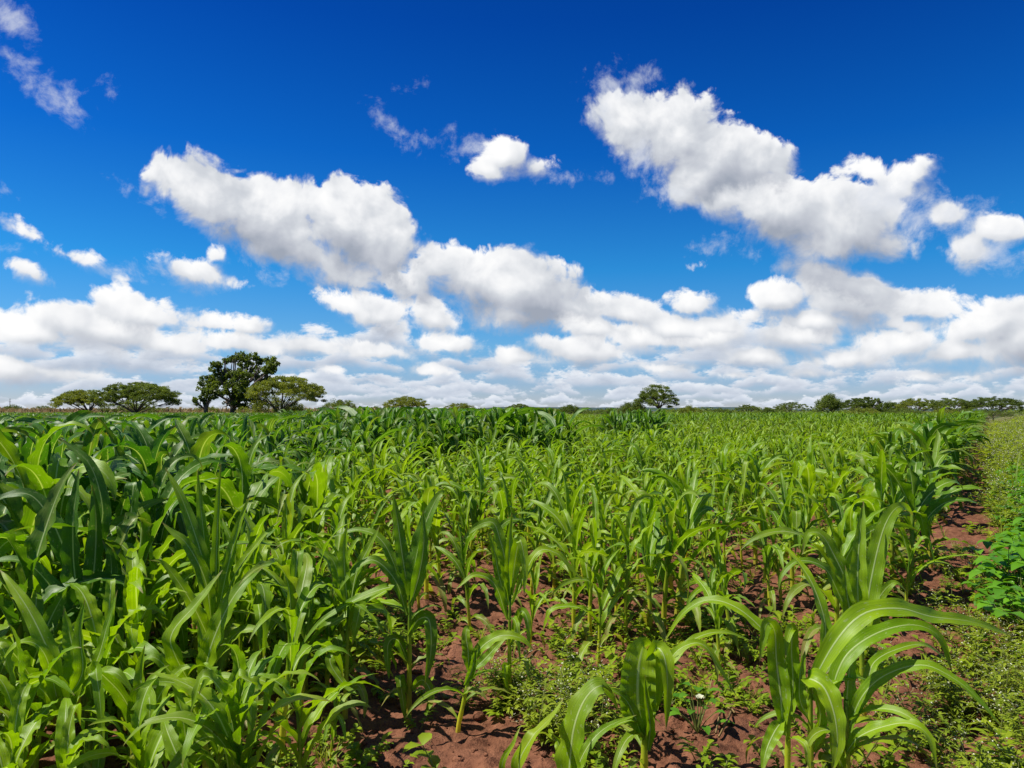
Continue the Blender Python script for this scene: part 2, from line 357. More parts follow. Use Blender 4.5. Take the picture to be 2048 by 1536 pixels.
def maize_leaf_mat(name, tone_from):
    m, g, out = new_mat(name)
    uv = g.node('ShaderNodeUVMap', uv_map='uv').outputs[0]
    x, y, _ = g.sep(uv)
    tone = attr(g, 'tone', tone_from); dry = attr(g, 'dry')
    rnd = g.node('ShaderNodeObjectInfo').outputs['Random']
    geo = g.node('ShaderNodeNewGeometry').outputs['Position']
    pn = g.noise(geo, 2.3, 2).outputs[0]
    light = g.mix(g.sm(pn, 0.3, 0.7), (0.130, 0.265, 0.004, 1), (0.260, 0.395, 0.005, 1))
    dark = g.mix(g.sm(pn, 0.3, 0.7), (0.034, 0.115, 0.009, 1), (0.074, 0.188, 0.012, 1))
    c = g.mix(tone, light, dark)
    # long pale veins and the midrib
    vn = g.noise(g.xyz(g.m('MULTIPLY', x, 24.0), g.m('MULTIPLY', y, 1.6), g.m('MULTIPLY', rnd, 31.0)), 1.0, 2, 0.5).outputs[0]
    c = g.mix(g.m('MULTIPLY', g.sm(vn, 0.35, 0.7), 0.6), c, g.mix(1.0, c, (1.55, 1.40, 1.3, 1), 'MULTIPLY'))
    ax = g.m('ABSOLUTE', g.m('SUBTRACT', x, 0.5))
    rib = g.m('MULTIPLY', g.sm(ax, 0.050, 0.016), g.sm(y, 0.97, 0.55))
    c = g.mix(g.m('MULTIPLY', rib, 0.85), c, (0.50, 0.60, 0.26, 1))
    # blotches: old rain spots, nibbled pale patches, yellowing
    sp = g.noise(g.xyz(g.m('MULTIPLY', x, 9.0), g.m('MULTIPLY', y, 34.0), g.m('MULTIPLY', rnd, 77.0)), 1.0, 2, 0.6).outputs[0]
    c = g.mix(g.m('MULTIPLY', g.sm(sp, 0.62, 0.68), 0.55), c, (0.34, 0.40, 0.16, 1))
    yl = g.noise(g.xyz(g.m('MULTIPLY', x, 3.0), g.m('MULTIPLY', y, 6.0), g.m('MULTIPLY', rnd, 51.0)), 1.0, 2, 0.5).outputs[0]
    dd = g.m('MULTIPLY', dry, g.sm(g.m('ADD', yl, g.m('MULTIPLY', y, 0.25)), 0.45, 0.75))
    c = g.mix(dd, c, (0.30, 0.25, 0.075, 1))
    tip = g.m('MULTIPLY', g.sm(g.m('ADD', y, g.m('MULTIPLY', g.m('SUBTRACT', yl, 0.5), 0.22)), 0.93, 0.985), 0.75)
    c = g.mix(tip, c, (0.22, 0.15, 0.055, 1))
    base = g.m('MULTIPLY', g.sm(y, 0.16, 0.0), 0.35)
    c = g.mix(base, c, (0.26, 0.36, 0.06, 1))
    tc = g.mix(1.0, c, (1.55, 1.60, 0.40, 1), 'MULTIPLY')
    bp = g.node('ShaderNodeBump'); bp.inputs['Strength'].default_value = 0.25; bp.inputs['Distance'].default_value = 0.004
    g.l.new(g.m('ADD', vn, g.m('MULTIPLY', rib, -1.5)), bp.inputs['Height'])
    rg = g.m('ADD', 0.34, g.m('MULTIPLY', sp, 0.22))
    foliage(g, out, c, rg, 0.38, tc, 0.30, bp.outputs[0])
    return m

def stalk_mat(name, tone_from):
    m, g, out = new_mat(name)
    uv = g.node('ShaderNodeUVMap', uv_map='uv').outputs[0]; x, y, _ = g.sep(uv)
    tone = attr(g, 'tone', tone_from)
    c = g.ramp(y, ((0.0, (0.40, 0.30, 0.07)), (0.12, (0.68, 0.62, 0.045)), (0.5, (0.46, 0.54, 0.025)), (1.0, (0.11, 0.27, 0.025))))
    c = g.mix(g.m('MULTIPLY', tone, 0.55), c, (0.07, 0.16, 0.03, 1))
    n = g.noise(g.xyz(g.m('MULTIPLY', x, 30.0), g.m('MULTIPLY', y, 4.0)), 1.0, 2).outputs[0]
    c = g.mix(g.m('MULTIPLY', g.sm(n, 0.4, 0.7), 0.4), c, g.mix(1.0, c, (0.6, 0.72, 0.6, 1), 'MULTIPLY'))
    foliage(g, out, c, 0.45, 0.35, g.mix(1.0, c, (1.4, 1.3, .7, 1), 'MULTIPLY'), 0.35)
    return m

def leafy_mat(name, c0, c1, trans=0.35, rough=0.5, tmul=(1.6, 1.5, 0.6), spec=0.3):
    m, g, out = new_mat(name)
    t = attr(g, 'tone')
    c = g.mix(t, (*c0, 1), (*c1, 1))
    foliage(g, out, c, rough, trans, g.mix(1.0, c, (*tmul, 1), 'MULTIPLY'), spec)
    return m

def bark_mat(name, c0, c1):
    m, g, out = new_mat(name)
    geo = g.node('ShaderNodeNewGeometry').outputs['Position']
    n = g.noise(g.vm('MULTIPLY', geo, (3, 3, 0.7)), 2.0, 5, 0.6).outputs[0]
    b = g.node('ShaderNodeBsdfPrincipled'); g.put(b.inputs['Base Color'], g.mix(n, (*c0, 1), (*c1, 1))); b.inputs['Roughness'].default_value = 0.9
    g.l.new(b.outputs[0], out.inputs[0]); return m

def soil_mat():
    m, g, out = new_mat('red_soil')
    geo = g.node('ShaderNodeNewGeometry').outputs['Position']
    n1 = g.noise(geo, 1.3, 4, 0.6).outputs[0]; n2 = g.noise(geo, 14.0, 5, 0.65).outputs[0]; n3 = g.noise(geo, 90.0, 3, 0.6).outputs[0]
    c = g.mix(g.sm(n2, 0.3, 0.7), (0.100, 0.038, 0.019, 1), (0.225, 0.096, 0.051, 1))
    c = g.mix(g.m('MULTIPLY', g.sm(n1, 0.45, 0.7), 0.5), c, (0.245, 0.105, 0.060, 1))
    c = g.mix(g.m('MULTIPLY', g.sm(n3, 0.62, 0.72), 0.5), c, (0.32, 0.17, 0.10, 1))
    # far land: bush and grass country
    d = g.vm('LENGTH', geo)
    gn = g.noise(geo, 0.02, 4, 0.6).outputs[0]
    far = g.mix(g.sm(gn, 0.4, 0.6), (0.060, 0.085, 0.022, 1), (0.16, 0.14, 0.055, 1))
    cr = g.vm('DOT_PRODUCT', geo, (float(NRM[0]), float(NRM[1]), 0.0))
    bank = g.m('MULTIPLY', g.sm(g.m('ADD', cr, g.m('MULTIPLY', g.m('SUBTRACT', n1, 0.5), 3.0)), 1.2, 2.6), 0.85)
    c = g.mix(bank, c, g.mix(n2, (0.06, 0.09, 0.018, 1), (0.15, 0.16, 0.045, 1)))
    c = g.mix(g.sm(d, 60.0, 160.0), c, far)
    bp = g.node('ShaderNodeBump'); bp.inputs['Strength'].default_value = 0.8; bp.inputs['Distance'].default_value = 0.035
    g.l.new(g.m('ADD', n2, g.m('MULTIPLY', n3, 0.35)), bp.inputs['Height'])
    b = g.node('ShaderNodeBsdfPrincipled'); g.put(b.inputs['Base Color'], c); b.inputs['Roughness'].default_value = 0.95
    b.inputs['Specular IOR Level'].default_value = 0.15; g.l.new(bp.outputs[0], b.inputs['Normal'])
    g.l.new(b.outputs[0], out.inputs[0]); return m

MAT = {}
def build_materials():
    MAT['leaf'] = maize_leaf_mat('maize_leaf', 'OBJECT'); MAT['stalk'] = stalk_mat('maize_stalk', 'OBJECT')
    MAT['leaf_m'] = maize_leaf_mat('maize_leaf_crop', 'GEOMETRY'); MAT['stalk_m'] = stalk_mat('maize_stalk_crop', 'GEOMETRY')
    MAT['soil'] = soil_mat()
    MAT['weed'] = leafy_mat('weed_leaf', (0.120, 0.215, 0.006), (0.300, 0.400, 0.012), 0.40)
    MAT['weed_dark'] = leafy_mat('bean_leaf', (0.055, 0.180, 0.010), (0.150, 0.350, 0.016), 0.35, 0.42)
    MAT['verge'] = leafy_mat('verge_leaf', (0.130, 0.215, 0.009), (0.310, 0.380, 0.024), 0.40)
    MAT['stem'] = leafy_mat('weed_stem', (0.12, 0.17, 0.035), (0.24, 0.24, 0.06), 0.15)
    MAT['blossom'] = leafy_mat('blossom', (0.46, 0.48, 0.26), (0.72, 0.72, 0.52), 0.3, 0.7, (1, 1, 1))
    MAT['straw'] = leafy_mat('straw', (0.22, 0.145, 0.060), (0.36, 0.26, 0.12), 0.25, 0.8, (1.2, 1.1, 0.9), 0.1)
    MAT['drymaize'] = leafy_mat('dry_maize', (0.20, 0.140, 0.065), (0.32, 0.24, 0.12), 0.25, 0.8, (1.2, 1.1, 0.9), 0.1)
    MAT['bark'] = bark_mat('bark', (0.055, 0.042, 0.030), (0.15, 0.12, 0.09))
    MAT['crown_dark'] = leafy_mat('crown_dark', (0.055, 0.090, 0.014), (0.150, 0.210, 0.030), 0.42)
    MAT['crown_mid'] = leafy_mat('crown_mid', (0.072, 0.115, 0.018), (0.180, 0.240, 0.038), 0.42)
    MAT['crown_light'] = leafy_mat('crown_light', (0.115, 0.155, 0.018), (0.260, 0.300, 0.036), 0.4)
    MAT['hill'] = leafy_mat('hill_bush_air_blue', (0.030, 0.060, 0.055), (0.045, 0.075, 0.065), 0.0, 0.9)  # blue of the distant air is painted into the bush colour

# ------------------------------------------------------------------ ground
def build_ground():
    ang = np.concatenate([np.arange(-44, 44, 0.26), np.arange(44, 316, 4.0)]) * math.pi / 180
    rad = np.concatenate([np.linspace(0.3, 2.2, 12), np.exp(np.arange(math.log(2.25), math.log(30), 0.0068)), np.exp(np.arange(math.log(30.3), math.log(14000), 0.07)), [14000]])
    A, RR = np.meshgrid(ang, rad)
    x = RR * np.sin(A); y = RR * np.cos(A)
    V = np.stack([x, y, ground_z(x, y)], -1).reshape(-1, 3)
    n, m = x.shape
    i = np.arange(n - 1)[:, None] * m + np.arange(m)[None, :]; j = np.arange(n - 1)[:, None] * m + (np.arange(m)[None, :] + 1) % m
    F = np.stack([i, i + m, j + m, j], -1).reshape(-1, 4)
    me = to_mesh('ground', V, F, [MAT['soil']])
    o = link('ground', me); o['kind'] = 'structure'; o['label'] = 'red brown cultivated soil under the maize'
    # the low blue ridge on the horizon
    b = Bag()
    for d, (a0, a1), hh, sd in ((9000, (-9, 20), 62, 1), (11000, (-50, 60), 40, 2)):
        aa = np.radians(np.linspace(a0, a1, 140)); t = np.linspace(0, 1, 140)
        top = hh * (0.25 + 0.9 * fbm(t * 6, t * 0, sd, 4)) * np.clip(np.minimum(t, 1 - t) * 8, 0, 1)
        prof = ((0, 0.0), (250, .55), (600, 1.0), (1200, .8), (2200, 0.0))
        V = np.concatenate([np.stack([(d + q) * np.sin(aa), (d + q) * np.cos(aa), top * z - 3], -1)[None] for q, z in prof]).transpose(1, 0, 2).reshape(-1, 3)
        b.add(V, grid_faces(140, len(prof)), tone=fbm(t * 30, t * 0, 5, 3).repeat(len(prof)))
    o = link('hills', b.mesh('hills', [MAT['hill']])); o['kind'] = 'structure'; o['label'] = 'low blue ridge on the horizon'
# ------------------------------------------------------------------ maize
def blade(pos, T, side, N, W, ncross, fold, wave, rng, shape=1.0):
    """a strap leaf swept along pos; returns V, F, uv"""
    n = len(pos); s = np.linspace(0, 1, n)
    prof = (0.42 + 0.58 * sstep(0, 0.30, s)) * np.clip(1 - s ** (2.4 * shape), 0.015, 1) ** 0.85
    w = W * prof
    c = np.linspace(-1, 1, ncross + 1)
    ph = rng.uniform(0, 6.28, 2); fr = rng.uniform(4.5, 7.5)
    wv = np.where(c[None, :] < 0, np.sin(fr * 2 * np.pi * s + ph[0])[:, None] * 1.0, np.sin(fr * 2 * np.pi * s * 1.07 + ph[1])[:, None])
    wv = wv * (np.abs(c) ** 2)[None, :] * wave * (w * sstep(0.08, 0.3, s) * (1 - 0.6 * s))[:, None]
    cf = np.cos(fold)[:, None]; sf = np.sin(fold)[:, None]
    ac = np.abs(c)[None, :]
    lat = 0.5 * w[:, None] * c[None, :] * (cf + (1 - cf) * (1 - ac) * 0.6)
    up = 0.5 * w[:, None] * ac * sf * (0.55 + 0.45 * ac) + wv
    V = pos[:, None, :] + side[:, None, :] * lat[..., None] + N[:, None, :] * up[..., None]
    uv = np.stack(np.broadcast_arrays((c[None, :] + 1) / 2, s[:, None]), -1)
    return V.reshape(-1, 3), grid_faces(n, ncross + 1), uv.reshape(-1, 2)

def arc_leaf(z0, r0, az, L, W, th0, th1, rng, nseg=14, ncross=4, p=1.5, bend=0.0, roll=0.0, fold0=1.15, fold1=0.28, wave=0.16):
    s = np.linspace(0, 1, nseg + 1)
    th = th0 + (th1 - th0) * s ** p; ph = az + bend * s
    if nseg > 5:
        ph = ph + 0.22 * np.sin(s * rng.uniform(3, 8) + rng.uniform(0, 6)) * s; th = th + 0.16 * np.sin(s * rng.uniform(4, 9) + rng.uniform(0, 6)) * s
        if rng.random() < .16: th = th - sstep(0, .07, s - rng.uniform(.4, .75)) * np.clip(th + R(75), 0, 2)     # a creased, hanging leaf
    T = np.stack([np.cos(th) * np.cos(ph), np.cos(th) * np.sin(ph), np.sin(th)], -1)
    pos = np.zeros((nseg + 1, 3)); pos[1:] = np.cumsum((T[1:] + T[:-1]) / 2, 0) * L / nseg
    pos += np.array((r0 * math.cos(az), r0 * math.sin(az), z0))
    side = np.stack([-np.sin(ph), np.cos(ph), 0 * ph], -1); N = np.cross(T, side)
    ro = roll * s ** 1.2
    side2 = side * np.cos(ro)[:, None] + N * np.sin(ro)[:, None]; N2 = -side * np.sin(ro)[:, None] + N * np.cos(ro)[:, None]
    fold = fold0 + (fold1 - fold0) * sstep(0, 0.45, s)
    return blade(pos, T, side2, N2, W, ncross, fold, wave, rng)

def tube(pts, rad, k=7):
    pts = np.asarray(pts, float); rad = np.asarray(rad, float)
    T = norm(np.gradient(pts, axis=0))
    ref = np.array((1.0, 0.13, 0.07)) if abs(T[0][0]) < 0.8 else np.array((0.1, 1.0, 0.0))
    a = norm(np.cross(T, ref)); b = np.cross(T, a)
    q = np.arange(k + 1) * 2 * math.pi / k
    V = pts[:, None, :] + rad[:, None, None] * (a[:, None, :] * np.cos(q)[None, :, None] + b[:, None, :] * np.sin(q)[None, :, None])
    uv = np.stack(np.broadcast_arrays((q / 6.2832)[None, :], np.linspace(0, 1, len(pts))[:, None]), -1)
    return V.reshape(-1, 3), grid_faces(len(pts), k + 1), uv.reshape(-1, 2)

def gen_plant(seed, tall, nseg=26, ncross=6, nleaf=None, h=1.0, k=8):
    """one maize plant of about height h; returns stalk, [(leaf, dry)]"""
    rng = np.random.default_rng(seed)
    n = nleaf or int(rng.integers(9, 12))
    az0 = rng.uniform(0, 6.28)
    lean = rng.normal(0, 0.04, 2)
    hs = h * (0.60 if tall else 0.54)
    zz = np.linspace(0, 1, 9)
    pts = np.stack([lean[0] * zz ** 2 * h, lean[1] * zz ** 2 * h, zz * hs - 0.04 * (zz == 0)], -1)
    rb = 0.016 if tall else 0.0135
    rad = rb * (1.15 - 0.62 * zz) * (1 + 0.10 * np.cos(zz * 8 * 2 * np.pi / 2))
    stalk = tube(pts, rad, k)
    leaves = []
    for i in range(n):
        f = i / (n - 1)
        z = hs * (0.10 + 0.90 * f ** 1.05)
        az = az0 + math.pi * i + rng.normal(0, 0.30)
        L = h * (0.40 + 0.31 * math.sin(math.pi * (0.10 + 0.70 * f))) * rng.uniform(0.76, 1.06)
        W = (0.100 if tall else 0.067) * (0.55 + 0.45 * math.sin(math.pi * (0.10 + 0.70 * f))) * rng.uniform(0.85, 1.2)
        if f > 0.80:      # the whorl: upright, folded into a funnel
            th0 = R(rng.uniform(76, 88)); th1 = R(rng.uniform(-85, 55)); p = rng.uniform(1.6, 2.8); fold0, fold1 = 1.3, 0.4; L *= 0.86
        elif f > 0.3:
            th0 = R(rng.uniform(60, 82)); th1 = R(rng.uniform(-100, 0)); p = rng.uniform(1.0, 2.2); fold0, fold1 = 1.2, 0.18
        else:
            th0 = R(rng.uniform(40, 66)); th1 = R(rng.uniform(-92, -70)); p = rng.uniform(0.6, 1.1); fold0, fold1 = 1.0, 0.3; L *= 0.8
        zr = z / hs; off = np.array((lean[0] * zr ** 2 * h, lean[1] * zr ** 2 * h, 0))
        V, F, uv = arc_leaf(z, 0.004, az, L, W, th0, th1, rng, nseg, ncross, p, rng.normal(0, 0.5), rng.normal(0, 0.7), fold0, fold1, rng.uniform(0.10, 0.26))
        dry = (1.0 if i == 0 else 0.8 if i == 1 else 0.4 if i == 2 else max(0, rng.normal(0.02, 0.16)))
        if ncross > 4:      # nibbled margins
            q = np.arange(len(F)) % ncross; s_ = (np.arange(len(F)) // ncross) / nseg; eat = ((q == 0) | (q == ncross - 1)) & (s_ > .15) & (rng.random(len(F)) < .025)
            F = F[~(eat | ((s_ > .2) & (rng.random(len(F)) < .002)))]
        leaves.append((V + off, F, uv, dry))
    zm = max(V[:, 2].max() for V, *_ in leaves) / (1.06 * h)
    return (stalk[0] / zm, *stalk[1:]), [(V / zm, F, uv, d) for V, F, uv, d in leaves]

def catmull(pts, n):
    p = np.asarray(pts, float); p = np.vstack([2 * p[0] - p[1], p, 2 * p[-1] - p[-2]])
    d = np.concatenate([[0], np.cumsum(np.linalg.norm(np.diff(p[1:-1], axis=0), axis=1))]); d /= d[-1]
    out = []
    for t in np.linspace(0, 1, n):
        i = min(np.searchsorted(d, t, 'right') - 1, len(d) - 2); u = (t - d[i]) / (d[i + 1] - d[i])
        a, b, c, e = p[i:i + 4]
        out.append(0.5 * (2 * b + (c - a) * u + (2 * a - 5 * b + 4 * c - e) * u * u + (3 * b - a - 3 * c + e) * u ** 3))
    return np.array(out)

def posed_leaf(base, pts, W, face=(0, -0.75, 0.65), fold=0.22, fold0=0.9, dry=0.03, seed=0, wave=0.13, n=40, blunt=1.0):
    """a leaf through given points (relative to base) whose upper face looks towards `face`"""
    rng = np.random.default_rng(seed)
    pos = catmull(np.asarray(pts) - base, n); T = norm(np.gradient(pos, axis=0))
    f = np.asarray(face, float); f = f / np.linalg.norm(f)
    side = norm(np.cross(np.broadcast_to(f, T.shape), T)); N = np.cross(T, side); N = N * np.sign((N * f).sum(-1, keepdims=True))
    s = np.linspace(0, 1, n); fo = fold0 + (fold - fold0) * sstep(0, 0.35, s)
    return blade(pos, T, side, N, W, 6, fo, wave, rng, blunt) + (dry,)

def tallness(x, y):
    x = np.asarray(x, float); y = np.asarray(y, float); c = across(x, y)
    wob = (fbm(x * 0.25, y * 0.25, 41, 3) - 0.5) * 1.6
    lev = 0.80 - 0.20 * sstep(6, 12, y)
    left = lev * sstep(0.5, -0.7, x + 2.1 + 0.19 * (y - 6) + wob * 0.7) * sstep(3.7, 4.6, y)
    blk = np.where(x / y > -.13, sstep(17.0, 19.5, y + wob), sstep(11.5, 20.0, y + wob)) * sstep(1.9, 0.9, x - 0.02 * (y - 19) + wob * 0.4) * (0.66 + 0.30 * sstep(-.30, -.2, x / y)) * sstep(70, 45, y)
    blk2 = sstep(27.0, 28.5, y) * sstep(38, 35, y) * sstep(3.1, 3.7, x / y * 29) * sstep(6.2, 5.6, x / y * 29) * 0.95
    far = sstep(36, 56, y) * (0.06 + 0.40 * sstep(.12, .24, x / y))
    edge = sstep(-1.75, -1.3, c) * sstep(6.0, 6.6, y) * (0.36 + 0.34 * sstep(9, 15, y))
    return np.maximum.reduce([left, blk, blk2, far, edge])

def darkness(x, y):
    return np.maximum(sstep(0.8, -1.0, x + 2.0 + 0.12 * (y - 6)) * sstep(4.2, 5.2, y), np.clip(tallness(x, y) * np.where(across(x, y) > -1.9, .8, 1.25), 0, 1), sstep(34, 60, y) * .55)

def place_plants(rng):
    """row positions of every plant: x, y, height, tone"""
    out = []
    for kx in range(0, 330):
        c = -0.86 - 0.65 * kx
        far = kx > 70
        a = np.arange(-10, 190, 0.30); a = a + rng.normal(0, 0.07, a.shape); cc = c + rng.normal(0, 0.07, a.shape)
        x = NRM[0] * cc + ROW[0] * a; y = NRM[1] * cc + ROW[1] * a
        keep = (y > 2.2) & (y < 150) & (np.abs(x) < y * 0.80 + 1.6)
        x, y = x[keep], y[keep]
        if not len(x): continue
        t = tallness(x, y); r = np.hypot(x, y)
        prob = np.where(t > 0.5, 0.93, 0.80)
        gap = vnoise(x * 0.8, y * 0.8, 77)
        prob = np.where((t < 0.5) & (gap > 0.60), prob * 0.40, prob)
        prob = prob * np.where(r > 45, 45 / r, 1.0)
        front = sstep(5.6, 5.0, y + 0.25 * x) * sstep(-1.75, -1.35, x)      # the open, thinly stocked soil in front
        prob = prob * (1 - front)
        prob = np.where((x < -0.9) & (y < 6), 1.0, prob) * np.where(y < 2.9, 0.0, 1.0)
        k = rng.random(len(x)) < prob
        x, y, t = x[k], y[k], t[k]
        h = (0.93 + 0.60 * t) * np.clip(rng.normal(0.985, 0.12, len(x)), 0.62, 1.22)
        h = np.where((y < 4.4) & (x < -1), np.minimum(h, 0.95) * 0.98, h); h = np.where((y < 3.4) & (x < -1), h * .9, h)
        h = h * (1 + .22 * (fbm(x * .45, y * .45, 71, 2) - .5))
        h = np.minimum(h, np.where(y < 16, 1.47, np.where(x / y < -.30, 1.42, 1.64)))
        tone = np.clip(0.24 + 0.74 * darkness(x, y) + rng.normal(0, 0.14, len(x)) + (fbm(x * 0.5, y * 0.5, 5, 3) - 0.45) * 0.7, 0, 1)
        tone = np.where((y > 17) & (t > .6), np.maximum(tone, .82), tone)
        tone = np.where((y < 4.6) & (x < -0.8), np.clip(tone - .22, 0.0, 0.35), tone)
        out.append(np.stack([x, y, h, tone], -1))
    n = 15; x = rng.uniform(-2.5, -0.75, n); y = rng.uniform(2.55, 3.05, n)
    out.append(np.stack([x, y, rng.uniform(.52, .72, n), rng.uniform(.0, .2, n)], -1))
    n = 70; x = rng.uniform(-2.9, -0.95, n); y = rng.uniform(3.0, 5.2, n); k = np.abs(x) < y * .72
    out.append(np.stack([x[k], y[k], rng.uniform(.55, .92, k.sum()), rng.uniform(.05, .5, k.sum())], -1))
    return np.concatenate(out)

def spread(protos, xs, ys, zs, hs, rots, tones, pick, mats, name):
    """one mesh out of many transformed copies of a few prototypes (V, F, uv, dry, mi)"""
    b = Bag()
    for i, (V, F, uv, dry, mi) in enumerate(protos):
        k = np.nonzero(pick == i)[0]
        if not len(k): continue
        c, s = np.cos(rots[k]), np.sin(rots[k]); h = hs[k]
        X = (V[None, :, 0] * c[:, None] - V[None, :, 1] * s[:, None]) * h[:, None] + xs[k][:, None]
        Y = (V[None, :, 0] * s[:, None] + V[None, :, 1] * c[:, None]) * h[:, None] + ys[k][:, None]
        Z = V[None, :, 2] * h[:, None] + zs[k][:, None]
        n = len(V)
        FF = (F[None] + (np.arange(len(k)) * n)[:, None, None]).reshape(-1, 4)
        b.V.append(np.stack([X, Y, Z], -1).reshape(-1, 3)); b.F.append(FF + b.n); b.n += n * len(k)
        b.uv.append(np.tile(uv, (len(k), 1))); b.mi.append(np.tile(mi, len(k)))
        b.a.setdefault('dry', []).append(np.tile(dry, len(k)))
        tn = tones[k]
        b.a.setdefault('tone', []).append(np.repeat(tn, n) if V.shape[1] == 3 else None)
    return b.mesh(name, mats)

def proto_of(stalk, leaves):
    b = Bag(); b.add(stalk[0], stalk[1], stalk[2], 1, dry=0)
    for V, F, uv, d in leaves: b.add(V, F, uv, 0, dry=d)
    V, F, uv, a, mi = b.arrays(); return V, F, uv, a['dry'], mi

def plant_root(x, y, z, label, group=None):
    o = bpy.data.objects.new('maize_plant', None); COL.objects.link(o); o.location = (x, y, z)
    o.empty_display_size = 0.1
    o['label'] = label; o['category'] = 'maize plant'
    if group: o['group'] = group
    return o

def build_maize():
    rng = np.random.default_rng(12)
    NV = 24
    lib = {}
    for tall in (0, 1):
        for i in range(NV):
            st, lv = gen_plant(100 + i + 60 * tall, tall)
            sm = to_mesh('stalk', st[0], st[1], [MAT['stalk']], st[2], None, {'dry': np.zeros(len(st[0]))})
            lm = [to_mesh('leaf', V, F, [MAT['leaf']], uv, None, {'dry': np.full(len(V), d)}) for V, F, uv, d in lv]
            lib[tall, i] = (sm, lm)
    def put(x, y, h, tone, rot, tall, var, label, group):
        o = plant_root(x, y, float(ground_z(x, y)), label, group); o.rotation_euler = (rng.normal(0, .06), rng.normal(0, .06), rot); q = rng.uniform(.86, 1.14); o.scale = (h * q, h * q, h)
        sm, lm = lib[tall, var]
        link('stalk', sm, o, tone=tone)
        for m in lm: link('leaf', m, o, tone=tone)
        return o
    # --- posed plants of the foreground
    def posed(basepx, Y, leaves, tone, label, top=None, r=0.013, seed=0):
        B = P(basepx[0], basepx[1], Y); gz = float(ground_z(B[0], B[1])); B[2] = gz
        o = plant_root(*B, label)
        tp = P(top[0], top[1], Y) - B
        zz = np.linspace(0, 1, 9); pts = np.outer(zz, tp); pts[0, 2] -= 0.04
        st = tube(pts, r * (1.2 - 0.6 * zz) * (1 + 0.08 * np.cos(zz * 25)), 10)
        link('stalk', to_mesh('stalk', st[0], st[1], [MAT['stalk']], st[2], None, {'dry': np.zeros(len(st[0]))}), o, tone=tone)
        for i, lf in enumerate(leaves):
            px, W, dep = lf[:3]; kw = lf[3] if len(lf) > 3 else {}
            m = len(px)
            dd = np.interp(np.linspace(0, 1, m), np.linspace(0, 1, len(dep)), dep)
            pts = [P(a, b, Y + d) for (a, b), d in zip(px, dd)]
            V, F, uv, dr = posed_leaf(B, pts, W * 1.08, seed=seed * 31 + i, **kw)
            link('leaf', to_mesh('leaf', V, F, [MAT['leaf']], uv, None, {'dry': np.full(len(V), dr)}), o, tone=tone)
        rg = np.random.default_rng(7000 + seed); top_h = float(np.linalg.norm(tp)); az0 = rg.uniform(0, 6.28)
        for i in range(4):
            f = .16 + .2 * i; p0 = tp * f
            V, F, uv = arc_leaf(0, .004, az0 + math.pi * i + rg.normal(0, .4), rg.uniform(.26, .42), rg.uniform(.032, .052), R(rg.uniform(40, 68)), R(rg.uniform(-95, -50)), rg, 14, 4, rg.uniform(.8, 1.4), rg.normal(0, .4), rg.normal(0, .6), 1.0, .25, .16)
            link('leaf', to_mesh('leaf', V + p0, F, [MAT['leaf']], uv, None, {'dry': np.full(len(V), (.95, .6, .2, .05)[i])}), o, tone=tone)
        return B[0], B[1]
    used = []
    up = dict(face=(0.1, -0.45, 0.9)); fr = dict(face=(0, -1, 0.25)); bk = dict(face=(0, 1, 0.2))
    used.append(posed((1573, 1596), 3.24, [
        ([(1566, 1470), (1562, 1400), (1553, 1323), (1549, 1262), (1533, 1250), (1519, 1323)], .086, (0, 0, .02, -.04, -.05), dict(face=(-0.25, -1, 0.2), fold=.35)),
        ([(1580, 1440), (1586, 1370), (1583, 1302), (1584, 1256), (1575, 1275), (1571, 1316)], .07, (.02, .05, .05, 0, -.04), dict(face=(-0.2, -1, 0.3), fold=.35)),
        ([(1570, 1330), (1531, 1266), (1473, 1215), (1415, 1200), (1366, 1227), (1328, 1284)], .052, (.02, .1, .2, .25), dict(face=(-0.1, -0.6, 0.8), fold0=.5)),
        ([(1566, 1440), (1550, 1462), (1533, 1500), (1524, 1545)], .06, (0, -.08, -.14), dict(face=(-.4, -1, .4))),
        ], .02, 'yellow-green maize plant with cupped folded leaves, left of the front clump at right', (1578, 1385), seed=1))
    used.append(posed((1622, 1600), 3.22, [
        ([(1624, 1400), (1631, 1356), (1676, 1277), (1730, 1226), (1800, 1217), (1862, 1233), (1945, 1244), (2028, 1272)], .092, (0, -.04, -.02, .08, .2), dict(face=(-0.25, -0.75, 0.75), fold0=.5)),
        ([(1612, 1375), (1618, 1358), (1647, 1374), (1668, 1426), (1675, 1488), (1664, 1545)], .094, (0, -.1, -.2, -.26), dict(face=(.15, -1, .55))),
        ([(1622, 1350), (1651, 1265), (1631, 1182), (1597, 1124), (1553, 1076)], .066, (.05, .15, .3, .45), dict(face=(.4, -.8, .5))),
        ([(1618, 1440), (1600, 1400), (1600, 1350), (1610, 1300)], .06, (0, .02, .06), dict(face=(.1, -1, .1), fold=.5)),
        ([(1624, 1500), (1640, 1440), (1634, 1400), (1622, 1380)], .06, (0, -.03, -.03), dict(face=(.1, -1, .1), fold=.6)),
        ], .03, 'maize plant with one long leaf arching far right, middle of the front clump at right', (1620, 1340), seed=2))
